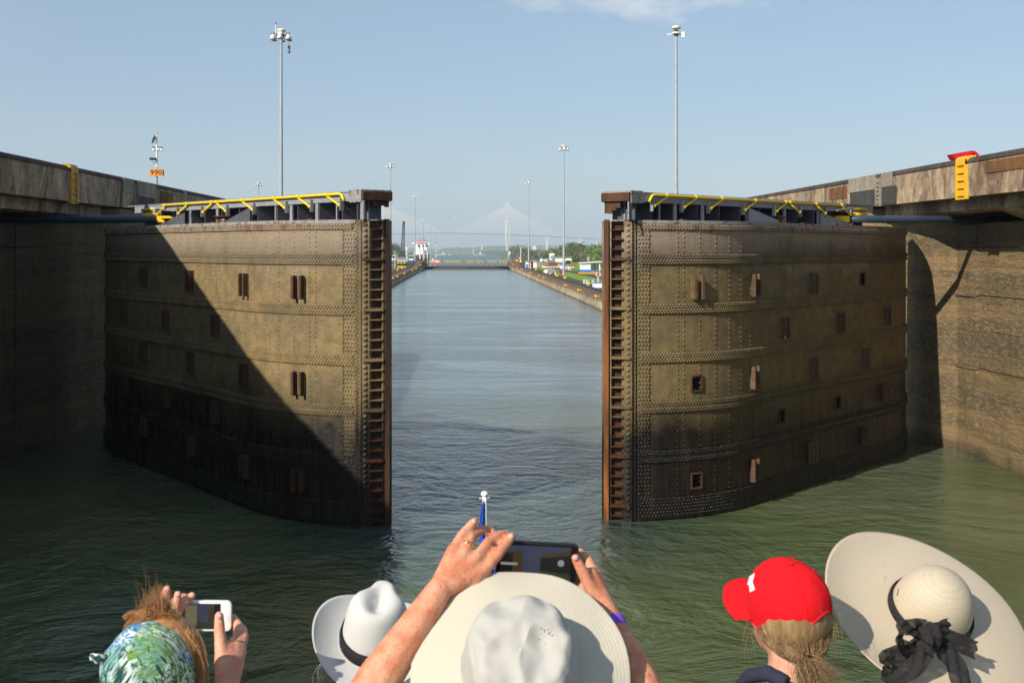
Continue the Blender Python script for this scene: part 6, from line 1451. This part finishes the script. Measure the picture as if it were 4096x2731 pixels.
# ---- D: woman in red cap
fD = Vector((-.56, .83, 0)).normalized(); cD = P(3156, 2398, 2.58); bD = basis((-.04, -.30, .95), fD)*.92; headD = cD-bD @ Vector((0, 0, .035))
Dp, bodyD, hD = person('person', 'woman with a brown ponytail in a red cap, looking left', headD, basis((.0, -.06, 1), fD)*.93, M['skinP'], M['navy'], {}, yaw=R(25), shoulders=.17, voxel=.007, height_neck=.215)
cpz = thing('baseball_cap', 'bright red baseball cap with an arched opening above the strap', 'hat', tuple(cD)); M['capred'] = cloth('red_twill', (.70, .010, .016), 420, 1., 26)
rD = .0955; vs = []; fs = []; nA, nB = 96, 36; th = []
def dome(a, e, rr=rD):
    seam = 1+.010*abs(math.sin(3*a))**.7-.006; ce = math.cos(e if e > 0 else e*.55); x = rr*ce*math.cos(a)*.96*seam; y = rr*ce*math.sin(a)*1.10*seam; z = rr*1.02*math.sin(e)
    z += .006*max(0, math.sin(a))*(math.cos(e))  # crown stands up in front
    return Vector((x, y, z))
idx = {}
m_ = MB()
for lay, rr in ((0, rD), (1, rD-.003)):
    for i in range(nB+1):
        e = lerp(-.66, math.pi/2-.01, i/nB)
        for j in range(nA): a = 2*math.pi*j/nA; idx[(lay, i, j)] = len(m_.v); m_.v.append(tuple(cD+bD @ dome(a, e, rr)))
def hole(i, j):
    a = (2*math.pi*(j+.5)/nA-1.5*math.pi+math.pi) % (2*math.pi)-math.pi; e = lerp(-.66, math.pi/2, (i+.5)/nB)
    return e > -.46 and (a/.56)**2+((e+.44)/.62)**2 < 1
for i in range(nB):
    for j in range(nA):
        if hole(i, j): continue
        j2 = (j+1) % nA
        m_.f.append((idx[(0, i, j)], idx[(0, i, j2)], idx[(0, i+1, j2)], idx[(0, i+1, j)])); m_.mi.append(0)
        m_.f.append((idx[(1, i, j)], idx[(1, i+1, j)], idx[(1, i+1, j2)], idx[(1, i, j2)])); m_.mi.append(0)
m_.build('crown', M['capred'], cpz, smooth=True)
b = MB(); pts = [cD+bD @ (dome(1.5*math.pi+x, -.44+.63*math.sqrt(max(0, 1-(x/.57)**2)))*1.004) for x in [(-.57+1.14*k/20) for k in range(21)]]
b.tube(pts, .0022, 6); b.build('opening_seam', M['capred'], cpz, smooth=True)
b = MB(); b.tube([cD+bD @ (dome(2*math.pi*k/48, -.66)) for k in range(49)], .0025, 6, False); b.build('sweatband_edge', M['capred'], cpz, smooth=True)
b = MB()
for k in range(3): b.tube([cD+bD @ (dome(k*math.pi/3+s_*0, lerp(-.62, 1.56, u/12), rD+.0006)) for s_ in (0,) for u in range(13)], .0011, 5); b.tube([cD+bD @ (dome(k*math.pi/3+math.pi, lerp(.35 if k == 0 else -.62, 1.56, u/12), rD+.0006)) for u in range(13)], .0011, 5)
b.ball(cD+bD @ Vector((0, 0, rD*1.02+.002)), .006, 8, 5, (1, 1, .6)); b.build('seam_and_button', M['capred'], cpz, smooth=True)
vs = []; n1, n2 = 16, 8
for lay in (0, .0035):
    for i in range(n1+1):
        a = lerp(R(28), R(152), i/n1)
        for k in range(n2+1):
            u = k/n2; base = dome(a, -.50); L = .082*math.sin((a-R(10))/(R(160))*math.pi)**.6; d = Vector((math.cos(a)*.35, 1, .02)).normalized()
            p = base+d*L*u; p.z -= .020*(abs(math.cos(a))**2)*u*1.2+lay; vs.append(cD+bD @ p)
N_ = (n1+1)*(n2+1); fs = []
for i in range(n1):
    for k in range(n2): a = i*(n2+1)+k; fs += [(a, a+n2+1, a+n2+2, a+1), (N_+a, N_+a+1, N_+a+n2+2, N_+a+n2+1)]
for i in range(n1): a = i*(n2+1)+n2; fs.append((a, N_+a, N_+a+n2+1, a+n2+1))
MB().add(vs, fs).build('bill', M['capred'], cpz, smooth=True, recalc=True)
b = MB()
for k in range(6): b.ball(cD+bD @ dome(math.pi/6+k*math.pi/3, .95, rD+.0004), .0028, 6, 4)
b.build('eyelets', M['capred'], cpz, smooth=True)
# pale emblem on the front panel
b = MB(); pts = [(-.034, .02), (-.010, .05), (.012, .035), (.034, .03), (.020, .012), (.004, .020), (-.012, .010)]
em = [cD+bD @ (dome(math.pi/2+.80+x/rD*1.0, .10+z/rD, rD+.0022)) for x, z in pts]; b.add(em, [tuple(range(len(em)))]); b.build('emblem', M['lamp'], cpz, recalc=True)
hm = MB(); tie = P(3222, 2632, 2.49)
for k in range(22):
    a = R(lerp(165, 385, k/21)); s0 = cD+bD @ dome(a, -.64, .089); s1 = s0.lerp(tie, .45)+(bD @ Vector((math.cos(a)*.030, math.sin(a)*.030, -.012)))
    strands(hm, 95, arc(s0, s1, tie), lambda u: .0045*(1-u)+.0028, .0006, rn, False)
for k in range(9):
    a = R(lerp(252, 288, k/8)); s0 = cD+bD @ dome(a, .30, .090); s1 = cD+bD @ dome(a, -.15, .0935)
    strands(hm, 30, arc(s0, s1, cD+bD @ dome(a, -.42, .091)), lambda u: .002, .0008, rn, False)
strands(hm, 380, arc(tie, P(3215, 2700, 2.45), P(3270, 2800, 2.44)), lambda u: .005+.007*math.sin(u*3), .0007, rn)
strands(hm, 130, arc(tie, P(3300, 2660, 2.46), P(3345, 2720, 2.46)), lambda u: .006+.004*u, .0006, rn)
strands(hm, 14, arc(P(3020, 2490, 2.60), P(2985, 2540, 2.58), P(3010, 2620, 2.56)), lambda u: .006+.008*u, .0005, rn)
strands(hm, 14, arc(P(3315, 2450, 2.55), P(3350, 2490, 2.53), P(3330, 2600, 2.51)), lambda u: .006+.006*u, .0005, rn)
tag(hm.build('hair', M['hairD'], Dp, smooth=True), kind='stuff')
b = MB(); b.ball(headD+bD @ Vector((0, -.014, .006)), .0905, 20, 14, (.93, 1.0, 1.0)); b.ball(headD+bD @ Vector((0, -.045, -.055)), .058, 14, 10); b.build('hair_underlayer', M['hairD'], Dp, smooth=True)
ring(tie, (.4, -.3, -1), .0135, .006, M['ribbon'], Dp, 'hair_tie', .004)
cl = MB(); cl.tube([P(2955, 2742, 2.52), P(3000, 2702, 2.49), P(3070, 2690, 2.45), P(3150, 2732, 2.42)], [.012, .017, .018, .018], 8); fuse(cl, 'collar', M['navy'], Dp, .006, 3)
# ---- E: wide straw hat with black bow
cE = P(3716, 2452, 2.76); bE = basis((.10, -.56, .82), (0, 1, 0)); headE = cE-bE @ Vector((0, 0, .05))
Ep, bodyE, _ = person('person', 'person hidden under a wide straw hat at the right edge', headE, basis((0, -.1, 1), (0, 1, 0)), M['skinP'], M['lavender'], {}, voxel=.008, shoulders=.20, height_neck=.20, shirt_r=.03)
st = thing('straw_hat', 'wide cream straw sun hat with a black gauze ribbon and bow', 'hat', tuple(cE))
def strawmat():
    q = Nd('woven_straw'); x = q.n('ShaderNodeTexCoord'); 
    ob = x.outputs['Object']; v = q.n('ShaderNodeVectorMath', operation='LENGTH'); q.put(v.inputs[0], ob)
    w = q.m('SINE', q.m('MULTIPLY', v.outputs['Value'], 2200.)); n = q.noise(420, 3, .6); n2 = q.noise(24, 3, .6)
    c = q.mix(q.ramp(q.m('ADD', q.m('MULTIPLY', w, .06), n), [(.3, 0), (.8, 1)]), (.40, .33, .24), (.58, .50, .37)); c = q.mix(q.m('MULTIPLY', n2, .3), c, (.55, .46, .34))
    q.bump(n, .35, .0015); return q.out(c, .6, 0, .35)
M['straw'] = strawmat()
def fE(v, r, a, i):
    k = max(0, (r-.092)/.15); x = v.x/.24
    z = v.z-k*(.018*x*abs(x)+.010*x)*1.3-.006*k*k+k*k*.007*math.sin(3*a+1)
    return Vector((v.x, v.y, z))
prof = [(r_*1.05, z_*1.05) for r_, z_ in [(.002, .122), (.012, .1215), (.025, .118), (.040, .111), (.055, .100), (.067, .086), (.076, .070), (.082, .052), (.0855, .034), (.088, .017), (.090, .004), (.094, 0)]]
hat_surface(prof, cE, bE, 72, M['straw'], 'crown', st, None); hat_surface([(.0975, .0005)]+[(.0985+.156*i/24, -.004*math.sin(i*.13)) for i in range(1, 25)], cE, bE, 110, M['straw'], 'brim', st, fE, .0015)
def gauze():
    q = Nd('black_gauze'); w = q.n('ShaderNodeBsdfTransparent'); mxs = q.n('ShaderNodeMixShader'); n = q.noise(30, 3, .6)
    q.put(mxs.inputs[0], q.ramp(n, [(.3, .84), (.6, .99)])); q.t.links.new(w.outputs[0], mxs.inputs[1]); q.t.links.new(q.b.outputs[0], mxs.inputs[2])
    q.t.links.new(mxs.outputs[0], q.t.nodes['Material Output'].inputs['Surface']); q.bump(q.noise(90, 4, .7), .5, .006); return q.out((.022, .02, .021), .8, 0, .2)
M['gauze'] = gauze()
band(cE, bE, .0955, .003, .092, .028, 72, M['gauze'], 'ribbon_band', st)
def ribbon(pts, w0, wid, name, par=st, fold=.006):
    m_ = MB(); vs = []; k = len(pts); W0 = Vector(w0).normalized(); n = 7
    for i, p in enumerate(pts):
        p = Vector(p); ww = wid[i] if hasattr(wid, '__len__') else wid; d = (Vector(pts[min(i+1, k-1)])-Vector(pts[max(i-1, 0)])).normalized(); w = (W0-d*W0.dot(d)).normalized(); nn = d.cross(w)
        for j in range(n): u = j/(n-1)-.5; vs.append(p+w*ww*u+nn*fold*math.sin(u*11+i*.9))
    m_.add(vs, [(i*n+j, (i+1)*n+j, (i+1)*n+j+1, i*n+j+1) for i in range(k-1) for j in range(n-1)]); return m_.build(name, M['gauze'], par, smooth=True)
Q = lambda px, py, d=0.: P(px, py, 2.60+d)
def chain(*a):
    pts = [Vector(x) for x in a]; out = []
    for i in range(len(pts)-1):
        p0 = pts[max(i-1, 0)]; p1 = pts[i]; p2 = pts[i+1]; p3 = pts[min(i+2, len(pts)-1)]
        for k in range(5): t = k/5; out.append(.5*((2*p1)+(p2-p0)*t+(2*p0-5*p1+4*p2-p3)*t*t+(3*p1-p0-3*p2+p3)*t**3))
    out.append(pts[-1]); return out
ribbon(chain(Q(3700, 2508), Q(3650, 2505, -.02), Q(3603, 2520, -.03), Q(3608, 2585, -.02), Q(3660, 2590), Q(3715, 2540)), (.3, .3, 1), .036, 'bow_loop')
ribbon(chain(Q(3715, 2545), Q(3690, 2620, -.02), Q(3640, 2680, -.03), Q(3560, 2700, -.03), Q(3545, 2640, -.02), Q(3590, 2615), Q(3660, 2610), Q(3715, 2560)), (.2, .5, 1), .040, 'bow_loop')
ribbon(chain(Q(3715, 2520), Q(3780, 2545, -.01), Q(3850, 2575, -.01), Q(3905, 2600, -.005)), (.1, .2, 1), [.030]*3+[.040]*13, 'bow_tail')
ribbon(chain(Q(3722, 2545), Q(3790, 2610, -.02), Q(3830, 2680, -.03), Q(3870, 2790, -.04)), (1, .2, .3), [.030]*4+[.046]*12, 'bow_tail')
ribbon(chain(Q(3690, 2515, -.02), Q(3740, 2545, -.035), Q(3745, 2590, -.03), Q(3700, 2560, -.01)), (.6, .3, .8), .045, 'bow_knot', fold=.009)
ribbon(chain(Q(3660, 2500), Q(3700, 2520, -.02), Q(3750, 2515, -.02), Q(3800, 2500)), (.1, .3, 1), .032, 'bow_knot')
for px, py, sgn in ((3545, 2302, -1), (3868, 2400, 1)):
    MB().tube([P(px, py, 2.70), P(px+10*sgn, py+12, 2.69), P(px-8, py+26, 2.69)], .0025, 5).build('straw_loop', M['straw'], st)
# ---- flag on the stern staff
fp = thing('flagpole', 'short white flag staff behind the raised hand', 'flagpole', tuple(P(1943, 2300, 5.5)))
t0 = P(1938, 1985, 5.5); MB().tube([(t0.x+.02, 5.5, 3.2), t0], [.014, .010], 10).build('staff', M['white'], fp, smooth=True)
MB().ball(t0+Vector((0, 0, .012)), .018, 10, 6, (1, 1, .8)).build('truck', M['white'], fp); MB().tube([t0+Vector((-.025, 0, -.01)), t0+Vector((.025, 0, -.005))], .006, 6).build('sheave', M['mast'], fp)
M['flagblue'] = cloth('royal_blue_bunting', (.012, .09, .55), 300, .8, 12)
fg = thing('flag', 'limp royal blue flag hanging from the stern staff', 'flag', tuple(t0)); vs = []; nn, mm = 24, 12
for i in range(nn+1):
    u = i/nn; y_ = lerp(2002, 2330, u); xl = interp([(0, 1932), (.35, 1914), (.6, 1925), (1, 1960)], u); xr = interp([(0, 1938), (.35, 1944), (.6, 1962), (1, 1996)], u)
    for j in range(mm+1): k = j/mm; p = P(lerp(xl, xr, k), y_, 5.48+.03*math.sin(k*9+u*3)*min(1, u*3)); vs.append(p)
MB().add(vs, [(i*(mm+1)+j, i*(mm+1)+j+1, (i+1)*(mm+1)+j+1, (i+1)*(mm+1)+j) for i in range(nn) for j in range(mm)]).build('cloth', M['flagblue'], fg, smooth=True)
# ---- lock workers
def worker(p, label, top, legs, hat_):
    p = Vector(p); t = thing('worker', label, 'person', tuple(p)); b = MB()
    for s_ in (-.1, .1): limb(b, [p+Vector((s_, 0, .85)), p+Vector((s_*1.2, 0, .1))], [.1, .06], 8)
    limb(b, [p+Vector((0, 0, .9)), p+Vector((0, 0, 1.4))], [.16, .17], 8); limb(b, [p+Vector((0, 0, 1.45)), p+Vector((0, 0, 1.66))], [.07, .1], 8)
    for s_ in (-1, 1): limb(b, [p+Vector((s_*.2, 0, 1.4)), p+Vector((s_*.28, -.05, 1.1)), p+Vector((s_*.2, -.2, .95))], [.06, .05, .04], 8)
    fuse(b, 'body', M['skinA'], t, .05, 1); b = MB(); limb(b, [p+Vector((0, 0, .85)), p+Vector((0, 0, 1.42))], [.19, .2], 8); b.build('jacket', M[top], t)
    b = MB()
    for s_ in (-.1, .1): limb(b, [p+Vector((s_, 0, .85)), p+Vector((s_*1.2, 0, .12))], [.12, .09], 8)
    b.build('trousers', M[legs], t); MB().ball(p+Vector((0, 0, 1.70)), .14, 8, 6, (1, 1, .7)).build('helmet', M[hat_], t)
worker(G(*W7(352, 640), z=1.6)+Vector((0, 0, .6)), 'lock worker in white and red walking on the far right track', 'white', 'navy', 'red')
worker(G(1566, 1086), 'lock worker in blue on the left bank at the gate edge', 'blue', 'navy', 'blue')
# ---- birds
bd = thing('bird', 'small dark gull high in the right sky', 'bird', tuple(P(3024, 345, 120))); p = bd.location
def bird(t, p, s_=1.):
    MB().tube([p+Vector((-.25*s_, 0, 0)), p, p+Vector((.3*s_, 0, .02))], [.03*s_, .09*s_, .03*s_], 6).build('body', M['black'], t)
    for sg in (-1, 1): MB().add([p, p+Vector((sg*.45*s_, .1, .22*s_)), p+Vector((sg*.95*s_, .1, .05*s_)), p+Vector((sg*.4*s_, -.2*s_, .08*s_))], [(0, 1, 2, 3), (3, 2, 1, 0)]).build('wing', M['black'], t)
bird(bd, p, .16)
for px, py, Y, lab in ((1499, 737, 150, 'gull just above the left walkway end'), (1692, 789, 180, 'gull right of the left mast row'), (1795, 873, 170, 'gull over the water near the middle')):
    p = P(px, py, Y); t = thing('bird', lab, 'bird', tuple(p), 'gulls'); bird(t, p, .28)
bd['group'] = 'gulls'
